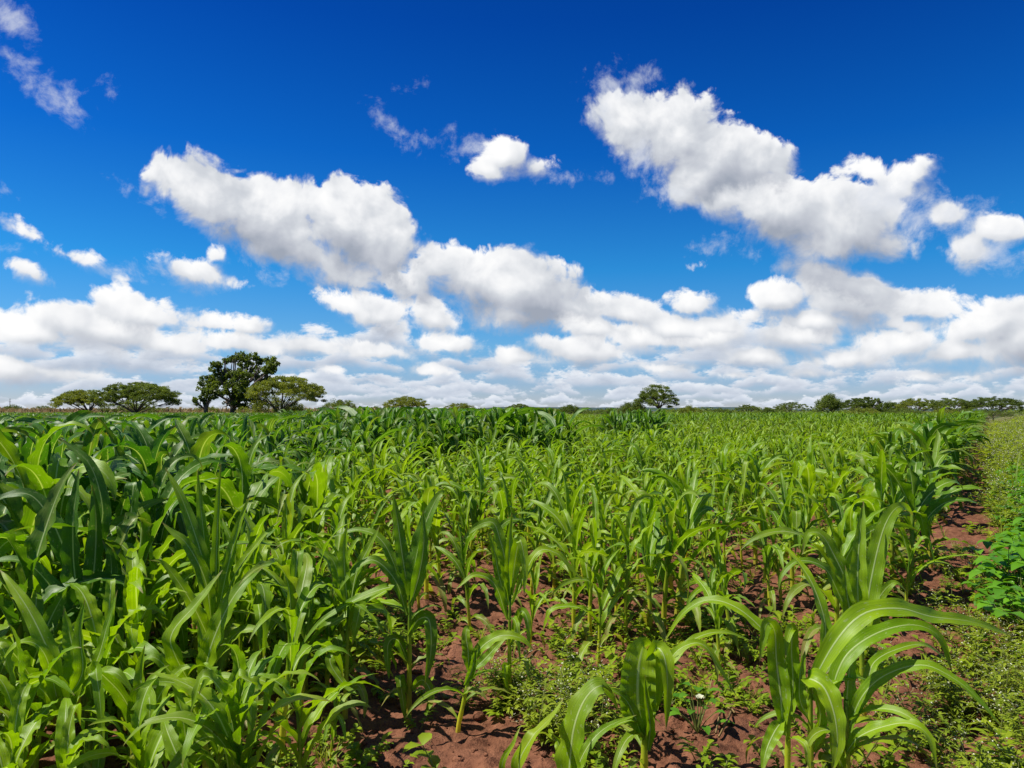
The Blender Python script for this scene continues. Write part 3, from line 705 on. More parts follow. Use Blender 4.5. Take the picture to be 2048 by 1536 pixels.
    used.append(posed((1693, 1600), 3.22, [
        ([(1672, 1420), (1668, 1368), (1697, 1306), (1759, 1264), (1829, 1250), (1879, 1275), (1904, 1343)], .078, (0, .05, .1, .1), dict(face=(-.3, -.7, .75), fold0=.5)),
        ([(1690, 1480), (1722, 1397), (1771, 1350), (1846, 1330), (1912, 1360), (1958, 1400), (2007, 1459)], .058, (0, -.03, -.12, -.2), dict(face=(-.1, -.6, .8), fold0=.5)),
        ([(1700, 1440), (1734, 1364), (1748, 1325), (1790, 1300), (1850, 1290), (1905, 1330)], .046, (.1, .25, .45), dict(face=(-.2, -.6, .8), fold0=.5)),
        ([(1686, 1515), (1718, 1474), (1771, 1452), (1821, 1447), (1858, 1474), (1874, 1540)], .062, (0, -.1, -.2, -.25), dict(face=(0, -.55, .9), fold0=.5)),
        ([(1692, 1450), (1694, 1390), (1700, 1330), (1712, 1290)], .07, (0, .04, .1), dict(face=(.2, -1, .1), fold=.6)),
        ([(1690, 1545), (1672, 1500), (1668, 1455), (1680, 1420)], .06, (0, -.03, 0), dict(face=(-.3, -1, .1), fold=.7)),
        ], .05, 'maize plant on a pale yellow stalk, right of the front clump, leaves sweeping right', (1692, 1400), r=.0155, seed=3))
    used.append(posed((1288, 1562), 3.46, [
        ([(1288, 1470), (1276, 1405), (1277, 1340), (1286, 1296), (1296, 1296)], .150, (0, -.03, -.02, .06), dict(face=(-.1, -1, .15), fold=.22, fold0=.7, blunt=2.2)),
        ([(1296, 1440), (1309, 1390), (1306, 1323), (1313, 1296), (1328, 1312), (1335, 1364), (1332, 1458)], .088, (0, .0, -.02, -.08, -.1), dict(face=(.2, -1, .3), fold=.4)),
        ([(1281, 1400), (1277, 1340), (1272, 1300), (1260, 1294), (1252, 1326)], .05, (.02, .06, .02), dict(face=(-.3, -1, .3))),
        ([(1283, 1480), (1276, 1450), (1254, 1403), (1225, 1381), (1196, 1390)], .052, (0, -.04, -.08), dict(face=(-.2, -.5, .85))),
        ([(1284, 1470), (1268, 1441), (1225, 1453), (1196, 1476)], .030, (0, -.06, -.1), dict(face=(0, -.4, 1))),
        ([(1308, 1400), (1330, 1340), (1386, 1280), (1448, 1264), (1510, 1285)], .044, (.02, .12, .2), dict(face=(-.1, -.5, .85), fold0=.5)),
        ([(1312, 1420), (1341, 1320), (1380, 1288), (1412, 1294), (1444, 1343), (1475, 1396)], .042, (.02, .06, .02), dict(face=(0, -.6, .8), fold0=.5)),
        ([(1296, 1500), (1300, 1450), (1292, 1390), (1290, 1350)], .06, (-.02, -.05, -.04), dict(face=(0, -1, .1), fold=.9)),
        ], .16, 'single dark green maize plant with an upright cupped whorl, front centre on bare soil', (1290, 1430), r=.016, seed=4))
    used.append(posed((1130, 1690), 2.92, [
        ([(1135, 1600), (1139, 1536), (1148, 1455), (1170, 1398), (1199, 1372), (1220, 1386), (1236, 1420)], .118, (0, -.05, -.03, .05), dict(face=(-.7, -.7, .55), fold=.12, dry=.12)),
        ([(1115, 1640), (1040, 1545), (1062, 1478), (1085, 1452), (1108, 1428), (1128, 1395)], .074, (0, -.12, -.05, .05), dict(face=(-.7, -.6, .55), dry=.2)),
        ([(1128, 1580), (1125, 1526), (1114, 1480), (1091, 1460)], .05, (.03, .08, .1), dict(face=(-.3, .4, .8))),
        ([(1145, 1590), (1159, 1526), (1187, 1478), (1221, 1450), (1273, 1430)], .042, (0, .05, .12), dict(face=(0, -.5, .9))),
        ([(1110, 1660), (1008, 1550), (1028, 1483), (1042, 1450)], .036, (0, -.1, -.05), dict(face=(-.3, -.8, .4))),
        ([(1150, 1620), (1170, 1570), (1215, 1545), (1260, 1560)], .05, (0, -.1, -.15), dict(face=(0, -.5, .9))),
        ], .10, 'cut-off maize leaves with sun-bleached patches rising at the bottom edge, left of the cupped plant', (1130, 1560), seed=5))
    used.append(posed((1727, 1440), 4.05, [
        ([(1731, 1290), (1734, 1215), (1747, 1136), (1767, 1058), (1790, 1018), (1812, 1014), (1826, 1030)], .108, (0, .02, .06, .1, .2), dict(face=(-.35, -1, .3), fold=.2)),
        ([(1724, 1280), (1716, 1200), (1716, 1120), (1722, 1050), (1727, 1002)], .098, (-.02, -.05, 0, .05), dict(face=(-.2, -1, .1), fold=.45)),
        ([(1712, 1300), (1702, 1235), (1693, 1180), (1690, 1130)], .085, (-.04, -.1, -.08), dict(face=(-.3, -1, .1), fold=.5)),
        ([(1716, 1250), (1697, 1174), (1668, 1110), (1643, 1070), (1617, 1068), (1604, 1108)], .092, (.03, .08, .1, .08), dict(face=(-.1, -.7, .7))),
        ([(1714, 1270), (1676, 1184), (1647, 1134), (1597, 1122), (1564, 1150), (1556, 1186)], .060, (-.04, -.1, -.15), dict(face=(-.2, -.6, .8))),
        ([(1728, 1290), (1735, 1200), (1738, 1120), (1744, 1060)], .08, (.06, .08, .08), dict(face=(.2, -1, .1), fold=.6)),
        ([(1730, 1300), (1745, 1235), (1762, 1190), (1790, 1165), (1815, 1185)], .07, (.05, .1, .1), dict(face=(.3, -.6, .7))),
        ([(1722, 1370), (1700, 1330), (1672, 1320), (1650, 1350)], .06, (0, -.1, -.15), dict(face=(-.2, -.6, .8), dry=.2)),
        ([(1732, 1370), (1755, 1330), (1785, 1325), (1805, 1350)], .06, (0, -.05, -.1), dict(face=(.2, -.6, .8))),
        ], .30, 'tall broad-leaved maize plant behind the front clump, one wide leaf pointing up right', (1722, 1260), r=.016, seed=6))
    # bottom left, big bright leaves
    used.append(posed((412, 1560), 3.36, [
        ([(405, 1380), (420, 1300), (455, 1215), (490, 1165), (527, 1133)], .098, (0, -.06, -.02, .1), dict(face=(-.25, -1, .5), fold0=.5)),
        ([(400, 1400), (350, 1310), (345, 1265), (395, 1205), (445, 1140)], .080, (-.02, -.15, -.1, 0), dict(face=(-.3, -.8, .6))),
        ([(405, 1420), (350, 1388), (400, 1368), (460, 1355), (540, 1386)], .062, (-.04, -.14, -.2, -.2), dict(face=(0, -.5, .9))),
        ([(402, 1450), (370, 1385), (320, 1322), (290, 1318), (275, 1352)], .060, (0, -.1, -.1), dict(face=(-.1, -.6, .8))),
        ([(410, 1400), (412, 1330), (404, 1275), (395, 1240)], .07, (.05, .1, .12), dict(face=(.2, -1, .1), fold=.6)),
        ([(408, 1470), (440, 1400), (500, 1360), (545, 1372), (590, 1420)], .055, (0, .04, .02), dict(face=(.2, -.5, .8))),
        ], .10, 'maize plant with two broad bright leaves pointing up right, bottom left', (406, 1370), seed=7))
    used.append(posed((290, 1600), 3.1, [
        ([(286, 1500), (280, 1440), (275, 1392), (292, 1385), (300, 1420), (286, 1522)], .070, (0, -.05, -.12, -.2), dict(face=(.1, -1, .4))),
        ([(284, 1490), (250, 1400), (200, 1345), (192, 1340), (200, 1400), (208, 1518)], .062, (0, -.1, -.2, -.25), dict(face=(-.1, -1, .3))),
        ([(290, 1480), (330, 1462), (380, 1482), (408, 1516)], .056, (-.02, -.12, -.18), dict(face=(.1, -.8, .6))),
        ([(288, 1480), (285, 1400), (282, 1340), (290, 1290)], .07, (.02, .08, .1), dict(face=(-.1, -1, .1), fold=.6)),
        ([(290, 1470), (320, 1390), (360, 1340), (400, 1330)], .06, (.04, .1, .12), dict(face=(.2, -.6, .7))),
        ], .05, 'maize plant with two pale leaves hanging straight down, bottom left', (288, 1450), seed=8))
    used.append(posed((132, 1590), 3.15, [
        ([(128, 1400), (100, 1310), (60, 1225), (20, 1165), (0, 1140)], .070, (0, -.02, .05, .1), dict(face=(.3, -.9, .5))),
        ([(130, 1400), (150, 1330), (140, 1270), (128, 1215)], .085, (.02, .06, .08), dict(face=(-.1, -1, .2), fold=.4)),
        ([(134, 1400), (165, 1345), (160, 1265), (170, 1200)], .070, (-.02, -.04, 0), dict(face=(-.1, -1, .1), fold=.6)),
        ([(136, 1410), (190, 1330), (215, 1250), (235, 1180)], .05, (.04, .1, .15), dict(face=(-.3, -.9, .4))),
        ([(128, 1430), (70, 1370), (20, 1380), (-20, 1420)], .06, (0, -.1, -.15), dict(face=(0, -.5, .9))),
        ([(140, 1430), (180, 1360), (230, 1345), (270, 1390)], .06, (0, -.08, -.1), dict(face=(.1, -.6, .8))),
        ([(126, 1450), (90, 1310), (40, 1285), (-10, 1340)], .055, (-.04, -.14, -.2), dict(face=(-.1, -.5, .9))),
        ], .04, 'yellow-green maize plant with narrow upright leaves, bottom left corner', (130, 1390), seed=9))
    used.append(posed((168, 1500), 3.9, [
        ([(170, 1250), (150, 1150), (146, 1050), (153, 985), (158, 938)], .118, (0, -.04, 0, .04), dict(face=(-.15, -1, .1), fold=.42)),
        ([(172, 1240), (188, 1140), (192, 1040), (184, 970)], .10, (.02, .03, .03), dict(face=(.25, -1, .1), fold=.5)),
        ([(165, 1180), (130, 1100), (100, 1035), (60, 990), (10, 992), (-30, 1020)], .100, (.02, .06, .06, .0), dict(face=(.1, -.7, .75))),
        ([(172, 1190), (190, 1090), (205, 1020), (180, 930), (120, 876)], .09, (.05, .1, .15), dict(face=(.5, -.8, .3))),
        ([(170, 1290), (215, 1200), (222, 1120), (205, 1080)], .09, (.02, .02, 0), dict(face=(.2, -1, .2))),
        ([(165, 1300), (120, 1200), (60, 1130), (0, 1120), (-40, 1150)], .085, (-.02, -.1, -.15), dict(face=(0, -.5, .9))),
        ([(172, 1320), (225, 1230), (235, 1140), (226, 1095)], .08, (.04, .06, .03), dict(face=(.3, -1, .2))),
        ([(168, 1350), (100, 1290), (60, 1310), (40, 1380)], .075, (0, -.1, -.15), dict(face=(0, -.7, .7))),
        ], .95, 'tall dark blue-green maize plant with a broad upright whorl, left side', (170, 1240), r=.017, seed=10))
    used.append(posed((415, 1470), 4.0, [
        ([(425, 1260), (420, 1180), (400, 1100), (365, 1000), (330, 935)], .080, (0, .02, .06, .12), dict(face=(.3, -.9, .4))),
        ([(424, 1250), (410, 1160), (375, 1090), (340, 1060), (325, 1045)], .075, (-.02, -.06, -.04), dict(face=(.3, -.9, .4))),
        ([(430, 1240), (432, 1150), (436, 1030), (442, 925)], .060, (.02, .04, .06), dict(face=(-.1, -1, .1), fold=.6)),
        ([(428, 1240), (415, 1130), (402, 1020), (395, 940)], .070, (.04, .08, .1), dict(face=(.1, -1, .2), fold=.4)),
        ([(432, 1250), (470, 1150), (520, 1080), (560, 1040)], .06, (.04, .1, .15), dict(face=(-.3, -.8, .5))),
        ([(430, 1260), (450, 1160), (475, 1060), (500, 990)], .07, (.0, .05, .08), dict(face=(-.2, -1, .2), fold=.4)),
        ([(424, 1290), (380, 1200), (330, 1130), (300, 1120)], .07, (-.04, -.14, -.2), dict(face=(.1, -.6, .8))),
        ([(428, 1330), (470, 1270), (510, 1260), (540, 1300)], .065, (.0, .0, -.05), dict(face=(.1, -.6, .8))),
        ], .22, 'tall maize plant with a fan of long pointed upright leaves, left of centre', (428, 1230), r=.015, seed=11))
    used.append(posed((818, 1412), 4.2, [
        ([(822, 1200), (832, 1120), (850, 1050), (872, 1000), (888, 984), (897, 1000)], .098, (0, .02, .06, .1), dict(face=(-.35, -1, .3))),
        ([(818, 1190), (806, 1120), (796, 1050), (786, 985)], .080, (.02, .04, .05), dict(face=(.2, -1, .1), fold=.4)),
        ([(822, 1210), (840, 1140), (848, 1080), (846, 1020)], .080, (-.03, -.05, -.03), dict(face=(.1, -1, .1), fold=.5)),
        ([(814, 1230), (790, 1160), (745, 1120), (700, 1150), (670, 1190)], .066, (-.02, -.06, -.1), dict(face=(0, -.6, .8))),
        ([(818, 1270), (836, 1240), (858, 1240), (862, 1300), (850, 1370)], .072, (0, -.05, -.1), dict(face=(.3, -1, .3))),
        ([(816, 1320), (795, 1280), (776, 1290), (778, 1360)], .06, (0, -.06, -.1), dict(face=(-.2, -1, .3))),
        ([(816, 1380), (800, 1355), (806, 1400), (812, 1450)], .05, (0, -.08, -.1), dict(face=(-.2, -1, .3))),
        ([(820, 1380), (845, 1360), (862, 1390), (848, 1440)], .05, (0, -.08, -.1), dict(face=(.2, -1, .3))),
        ([(814, 1200), (770, 1090), (720, 1060), (660, 1075)], .062, (.04, .1, .12), dict(face=(0, -.6, .8))),
        ], .42, 'tall maize plant with a wide leaf flagging up right above dark hanging leaves, centre left', (820, 1190), r=.014, seed=12))
    used.append(posed((690, 1420), 4.1, [
        ([(697, 1230), (740, 1200), (780, 1175), (720, 1195), (640, 1245), (590, 1310)], .052, (0, -.08, -.14, -.2), dict(face=(-.1, -.6, .8))),
        ([(696, 1220), (690, 1150), (688, 1090), (695, 1050)], .080, (.02, .04, .05), dict(face=(-.1, -1, .1), fold=.5)),
        ([(700, 1220), (712, 1150), (735, 1100), (760, 1050)], .066, (.02, .06, .1), dict(face=(-.3, -1, .2))),
        ([(694, 1240), (680, 1170), (665, 1120), (630, 1095)], .07, (.04, .08, .1), dict(face=(.2, -.8, .5))),
        ([(698, 1260), (720, 1210), (715, 1240), (704, 1290)], .07, (0, -.08, -.1), dict(face=(.1, -1, .2))),
        ([(694, 1290), (660, 1320), (690, 1370), (720, 1390)], .05, (-.02, -.1, -.15), dict(face=(0, -.6, .8))),
        ([(692, 1330), (650, 1290), (610, 1310), (596, 1360)], .06, (0, -.06, -.1), dict(face=(-.1, -.6, .8))),
        ([(692, 1390), (715, 1370), (730, 1400), (728, 1440)], .045, (0, -.04, -.06), dict(face=(.2, -.8, .5), dry=.5)),
        ], .20, 'maize plant with a long narrow leaf drooping to the lower left, centre left', (697, 1210), seed=13))
    used.append(posed((914, 1448), 3.92, [
        ([(938, 1340), (936, 1300), (932, 1270), (936, 1256), (950, 1262)], .062, (0, -.02, 0, .03), dict(face=(-.2, -1, .2), dry=.1)),
        ([(942, 1335), (962, 1296), (1000, 1272), (1040, 1276), (1068, 1300)], .066, (0, -.02, -.04), dict(face=(-.1, -.7, .7), dry=.1)),
        ([(940, 1345), (968, 1320), (996, 1290), (1015, 1272)], .05, (.02, .05, .08), dict(face=(-.2, -.8, .5), dry=.1)),
        ([(926, 1390), (940, 1380), (962, 1386), (975, 1402)], .035, (0, -.04, -.06), dict(face=(.1, -.6, .8), dry=.8)),
        ([(930, 1370), (944, 1340), (950, 1310), (956, 1290)], .05, (-.02, -.03, -.02), dict(face=(0, -1, .1), fold=.7, dry=.1)),
        ], .0, 'small yellowish maize plant leaning right on bare soil, front centre', (942, 1335), r=.011, seed=14))
    used.append(posed((1018, 1396), 4.22, [
        ([(1018, 1200), (1012, 1130), (1000, 1080), (985, 1045), (950, 1055), (920, 1085)], .072, (0, .04, .06, .03), dict(face=(.2, -.8, .5))),
        ([(1022, 1190), (1030, 1120), (1040, 1080), (1050, 1130), (1048, 1190)], .066, (0, -.04, -.12), dict(face=(.2, -1, .3))),
        ([(1016, 1210), (1000, 1160), (988, 1100), (975, 1060)], .06, (.04, .08, .1), dict(face=(.1, -1, .1), fold=.5)),
        ([(1024, 1210), (1070, 1110), (1110, 1105), (1145, 1140), (1165, 1160)], .056, (.02, .06, .05), dict(face=(-.1, -.6, .8))),
        ([(1014, 1240), (990, 1170), (950, 1150), (910, 1180)], .055, (-.02, -.08, -.12), dict(face=(0, -.6, .8))),
        ([(1020, 1200), (1018, 1130), (1020, 1070), (1024, 1025)], .06, (.0, .02, .03), dict(face=(0, -1, .1), fold=.6)),
        ([(1022, 1290), (1040, 1225), (1055, 1240), (1058, 1300)], .05, (0, -.06, -.1), dict(face=(.2, -1, .3))),
        ([(1018, 1370), (1012, 1330), (1010, 1350), (1016, 1390)], .05, (0, -.06, -.06), dict(face=(0, -1, .2), fold=.6)),
        ], .14, 'maize plant on a slim straight stalk alone on red soil, picture centre front', (1020, 1190), r=.012, seed=15))
    used = np.array(used)
    # --- further plants set by eye: base px, top px height (m), tone, tall kind
    spots = [((905, 1078), .98, .2, 0, 3), ((940, 1252), .80, .5, 0, 5), ((1148, 1262), .92, .18, 0, 7), ((1180, 1275), .98, .15, 0, 2), ((1232, 1225), .82, .15, 0, 9), ((1108, 1180), .85, .2, 0, 11),
             ((1440, 1335), .62, .3, 0, 4), ((1345, 1195), .90, .22, 0, 6), ((1810, 1250), .72, .2, 0, 8), ((1825, 1190), 1.22, .62, 1, 3), ((1862, 1140), 1.08, .55, 1, 5), ((1785, 1160), 1.08, .7, 1, 7), ((1610, 1175), .95, .35, 0, 1),
             ((1540, 1220), .88, .28, 0, 10), ((1450, 1150), .86, .2, 0, 12), ((600, 1440), .98, .25, 0, 0), ((520, 1420), 1.05, .3, 0, 13), ((265, 1440), 1.2, .7, 1, 2), ((20, 1500), 1.28, .8, 1, 9), ((560, 1530), .90, .12, 0, 6), ((660, 1556), .34, .1, 0, 3),
             ((1400, 1085), .95, .2, 0, 0), ((1520, 1085), 1.0, .4, 1, 1), ((1060, 1295), .70, .25, 0, 10)]
    cat = [
      'upright maize plant standing alone above a weedy gap, centre middle distance', 'dark maize plant with limp leaves behind the slim central stalk', 'left one of two maize plants crowded together on red soil, right of centre', 'bushy maize plant with fine arching leaves beside its crowded neighbour, right of centre',
      'shorter maize plant at the right end of the crowded group on red soil', 'maize plant behind the crowded group, its leaves held wide', 'short upright maize plant among weeds, left of the broad-leaved plant', 'leafy maize plant in the second row, right of the picture centre',
      'small maize plant by the bare soil strip, right of the broad-leaved plant', 'tall bushy dark maize plant at the field edge on the right', 'dark maize plant leaning out over the weedy strip at the right field edge', 'dark maize plant just left of the bushy field-edge plant',
      'maize plant above the long arching leaf of the right clump', 'green maize plant between the crowded group and the broad-leaved plant', 'medium maize plant in the open rows right of centre', 'maize plant low among leaves, right of the bright paired leaves',
      'maize plant half hidden behind the paired bright leaves', 'dark maize plant between the tall blue-green plant and the leaf fan', 'dark maize plant cut by the left picture edge', 'light maize plant at the bottom edge, left of the bare soil', 'stunted maize seedling at the bottom edge beside the bare soil',
      'pale maize plant in the middle rows toward the right', 'darker broad maize plant in the middle rows toward the right', 'small maize plant just right of the slim central stalk']
    for (px, h, tone, tall, var), lab in zip(spots, cat):
        Y = ground_y(px[1]); B = P(px[0], px[1], Y)
        put(B[0], B[1], h, tone, rng.uniform(0, 6.28), tall, var, lab, None)
        used = np.vstack([used, [B[0], B[1]]])
    allp = place_plants(rng)
    d = np.hypot(allp[:, None, 0] - used[None, :, 0], allp[:, None, 1] - used[None, :, 1]).min(1)
    allp = allp[d > 0.24]
    r = np.hypot(allp[:, 0], allp[:, 1]); vis = np.abs(allp[:, 0]) < allp[:, 1] * 0.69 + 0.15
    order = np.argsort(np.where(vis, r, 1e6))
    NI = 292 - len(used)
    ind = order[:NI]; mask = np.ones(len(allp), bool); mask[ind] = False
    for i in ind:
        x, y, h, tone = allp[i]
        tall = int(h > 1.18 or (y < 4.6 and x < -.7)); c = across(x, y)
        if y < 4.7 and x < -0.8: grp = ('bright green leafy maize plant crowded in the left foreground', 'maize plants crowded in the left foreground')
        elif tall and c > -1.9: grp = ('tall dark maize plant in the row along the weedy right field edge', 'dark maize plants along the right field edge')
        elif tall and y < 7.5: grp = ('tall dark green maize plant standing close behind the left foreground', 'near tall maize plants on the left')
        elif tall: grp = ('tall dark maize plant deep inside the dense left stand', 'tall maize plants of the dense left stand')
        elif y < 7.0 and x < 0.2: grp = ('knee to waist high maize plant between the left stand and the slim central stalk', 'maize plants left of the centre')
        elif y < 7.6: grp = ('waist-high yellow-green maize plant in the open rows right of the crowded group', 'maize plants in the open right rows')
        else: grp = ('small yellow-green maize plant in the even rows of the middle field', 'maize plants of the middle field')
        put(x, y, h, tone, rng.uniform(0, 6.28), tall, int(rng.integers(NV)), *grp)
    rest = allp[mask]; rr = np.hypot(rest[:, 0], rest[:, 1])
    mats = [MAT['leaf_m'], MAT['stalk_m']]
    mid = rest[rr < 26]; far = rest[rr >= 26]
    pm = [proto_of(*gen_plant(300 + i, i >= 8, 7, 2, 9, 1.0, 5)) for i in range(16)]
    pf = [proto_of(*gen_plant(400 + i, i >= 8, 4, 2, 7, 1.0, 3)) for i in range(16)]
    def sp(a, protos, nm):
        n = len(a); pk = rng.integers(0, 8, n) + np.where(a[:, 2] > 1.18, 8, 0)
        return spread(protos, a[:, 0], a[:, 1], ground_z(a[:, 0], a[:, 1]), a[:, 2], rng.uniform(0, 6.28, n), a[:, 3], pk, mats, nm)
    o = link('maize_crop', sp(mid, pm, 'maize_crop')); o['kind'] = 'stuff'; o['label'] = 'maize crop of the middle distance'
    o = link('maize_crop', sp(far, pf, 'maize_crop')); o['kind'] = 'stuff'; o['label'] = 'far maize crop reaching to the trees'
    print('maize', len(allp), len(mid), len(far))
    return used

# ------------------------------------------------------------------ ground cover
def leaflet(c, d, L, W, rng, up=(0, 0, 1), k=2):
    """a small folded ovate leaf: 2 x 2 quads"""
    d = d / np.linalg.norm(d); s = np.cross(np.asarray(up, float), d); s = s / max(np.linalg.norm(s), 1e-6); n = np.cross(d, s)
    rows = []
    for t, w, dz in ((0, .12, 0), (.38, 1.0, .05), (.72, .72, .02), (1, .04, -.10)):
        m = c + d * L * t + n * L * dz
        rows += [m - s * W * w / 2 + n * W * .16 * w, m, m + s * W * w / 2 + n * W * .16 * w]
    return np.array(rows), grid_faces(4, 3)

def weed_proto(seed, kind):
    rng = np.random.default_rng(seed); b = Bag()
    def stemline(p0, p1, r, mi=1):
        mid = (p0 + p1) / 2 + rng.normal(0, .08, 3) * np.linalg.norm(p1 - p0)
        V, F, _ = tube([p0, mid, p1], [r, r * .8, r * .5], 3); b.add(V, F, None, mi, tone=rng.uniform(.2, .8), dry=0)
    if kind == 'herb':            # low broad-leaved weed
        for _ in range(int(rng.integers(2, 5))):
            a = rng.uniform(0, 6.28); sl = rng.uniform(.3, 1.0)
            tip = np.array((math.cos(a) * .55 * sl, math.sin(a) * .55 * sl, rng.uniform(.25, .9) * sl))
            stemline(np.zeros(3), tip, .014)
            for t in np.linspace(.35, 1, int(rng.integers(3, 6))):
                for q in (0, 1):
                    aa = a + (1 if q else -1) * rng.uniform(.5, 1.5)
                    V, F = leaflet(tip * t, np.array((math.cos(aa), math.sin(aa), rng.uniform(-.2, .5))), rng.uniform(.20, .38), rng.uniform(.12, .20), rng)
                    b.add(V, F, None, 0, tone=rng.uniform(0, 1), dry=0)
    elif kind == 'grass':
        for _ in range(16):
            a = rng.uniform(0, 6.28); L = rng.uniform(.5, 1.0)
            V, F, uv = arc_leaf(0, .03, a, L, .022, R(rng.uniform(50, 88)), R(rng.uniform(-30, 60)), rng, 4, 1, 1.3, 0, 0, .2, .2, 0)
            b.add(V, F, None, 0, tone=rng.uniform(.2, 1), dry=0)
    elif kind == 'feather':       # divided-leaf weed with heads of tiny white flowers
        for _ in range(int(rng.integers(4, 7))):
            a = rng.uniform(0, 6.28); sl = rng.uniform(.5, 1.0)
            tip = np.array((math.cos(a) * .42 * sl, math.sin(a) * .42 * sl, rng.uniform(.6, 1.0) * sl)); stemline(np.zeros(3), tip, .007)
            for t in np.linspace(.2, .95, 6):
                aa = rng.uniform(0, 6.28)
                for j in range(5):
                    bb = aa + rng.normal(0, .55); off = np.array((math.cos(aa), math.sin(aa), .3)) * .03 * j
                    V, F = leaflet(tip * t + off, np.array((math.cos(bb), math.sin(bb), rng.uniform(-.2, .6))), rng.uniform(.08, .16), .042, rng)
                    b.add(V, F, None, 0, tone=rng.uniform(.3, 1), dry=0)
            for j in range(int(rng.integers(4, 8))):
                p = tip + rng.normal(0, .085, 3); stemline(tip * .9, p, .003)
                q = .014; V, F = leaflet(p, np.array((1, rng.normal(), .2)), q * 1.5, q * 1.5, rng); b.add(V, F, None, 2, tone=rng.uniform(0, 1), dry=0)
                V, F = leaflet(p, np.array((rng.normal(), 1, 1.5)), q * 1.5, q * 1.5, rng); b.add(V, F, None, 2, tone=rng.uniform(0, 1), dry=0)
    elif kind == 'bean':          # trifoliate broad leaves in a low mound
        for _ in range(13):
            a = rng.uniform(0, 6.28); rr = math.sqrt(rng.uniform(0, 1)) * .6
            tip = np.array((math.cos(a) * rr, math.sin(a) * rr, (.95 - .75 * rr * rr / .36 * .6) * rng.uniform(.55, 1.05))); stemline(np.array((0, 0, .05)), tip, .010)
            a2 = rng.uniform(0, 6.28)
            for j in (-1.25, 0, 1.25):
                V, F = leaflet(tip, np.array((math.cos(a2 + j), math.sin(a2 + j), rng.uniform(-.45, .35))), rng.uniform(.20, .30), rng.uniform(.15, .21), rng); b.add(V, F, None, 0, tone=rng.uniform(0, 1), dry=0)
    V, F, uv, a, mi = b.arrays(); return V, F, uv, a, mi

def scatter(name, label, protos, pts, sizes, mats, rng, zoff=0.0):
    b = Bag(); pk = rng.integers(0, len(protos), len(pts)); rot = rng.uniform(0, 6.28, len(pts)); zz = ground_z(pts[:, 0], pts[:, 1]) + zoff
    tz = rng.uniform(-.28, .28, len(pts))
    for i, (V, F, uv, a, mi) in enumerate(protos):
        k = np.nonzero(pk == i)[0]
        if not len(k): continue
        c, s, h = np.cos(rot[k])[:, None], np.sin(rot[k])[:, None], sizes[k][:, None]
        X = (V[None, :, 0] * c - V[None, :, 1] * s) * h + pts[k, 0][:, None]; Y = (V[None, :, 0] * s + V[None, :, 1] * c) * h + pts[k, 1][:, None]; Z = V[None, :, 2] * h + zz[k][:, None]
        n = len(V); b.V.append(np.stack([X, Y, Z], -1).reshape(-1, 3)); b.F.append((F[None] + (np.arange(len(k)) * n)[:, None, None]).reshape(-1, 4) + b.n); b.n += n * len(k)
        b.uv.append(np.tile(uv, (len(k), 1))); b.mi.append(np.tile(mi, len(k)))
        b.a.setdefault('tone', []).append(np.clip(np.tile(a['tone'], len(k)) * .7 + np.repeat(tz[k], n) + .15, 0, 1))
    o = link(name, b.mesh(name, mats)); o['kind'] = 'stuff'; o['label'] = label
    return o

def rnd_pts(rng, y0, y1, dens, test, pow_=1.0):
    """points in the view wedge, density falling with distance"""
    A = 0.78 * (y1 ** 2 - y0 ** 2); n = int(A * dens)
    y = np.sqrt(rng.uniform(y0 ** 2, y1 ** 2, n)); x = rng.uniform(-1, 1, n) * (y * 0.76 + 0.8)
    p = test(x, y); k = rng.random(n) < p
    return np.stack([x[k], y[k]], -1)

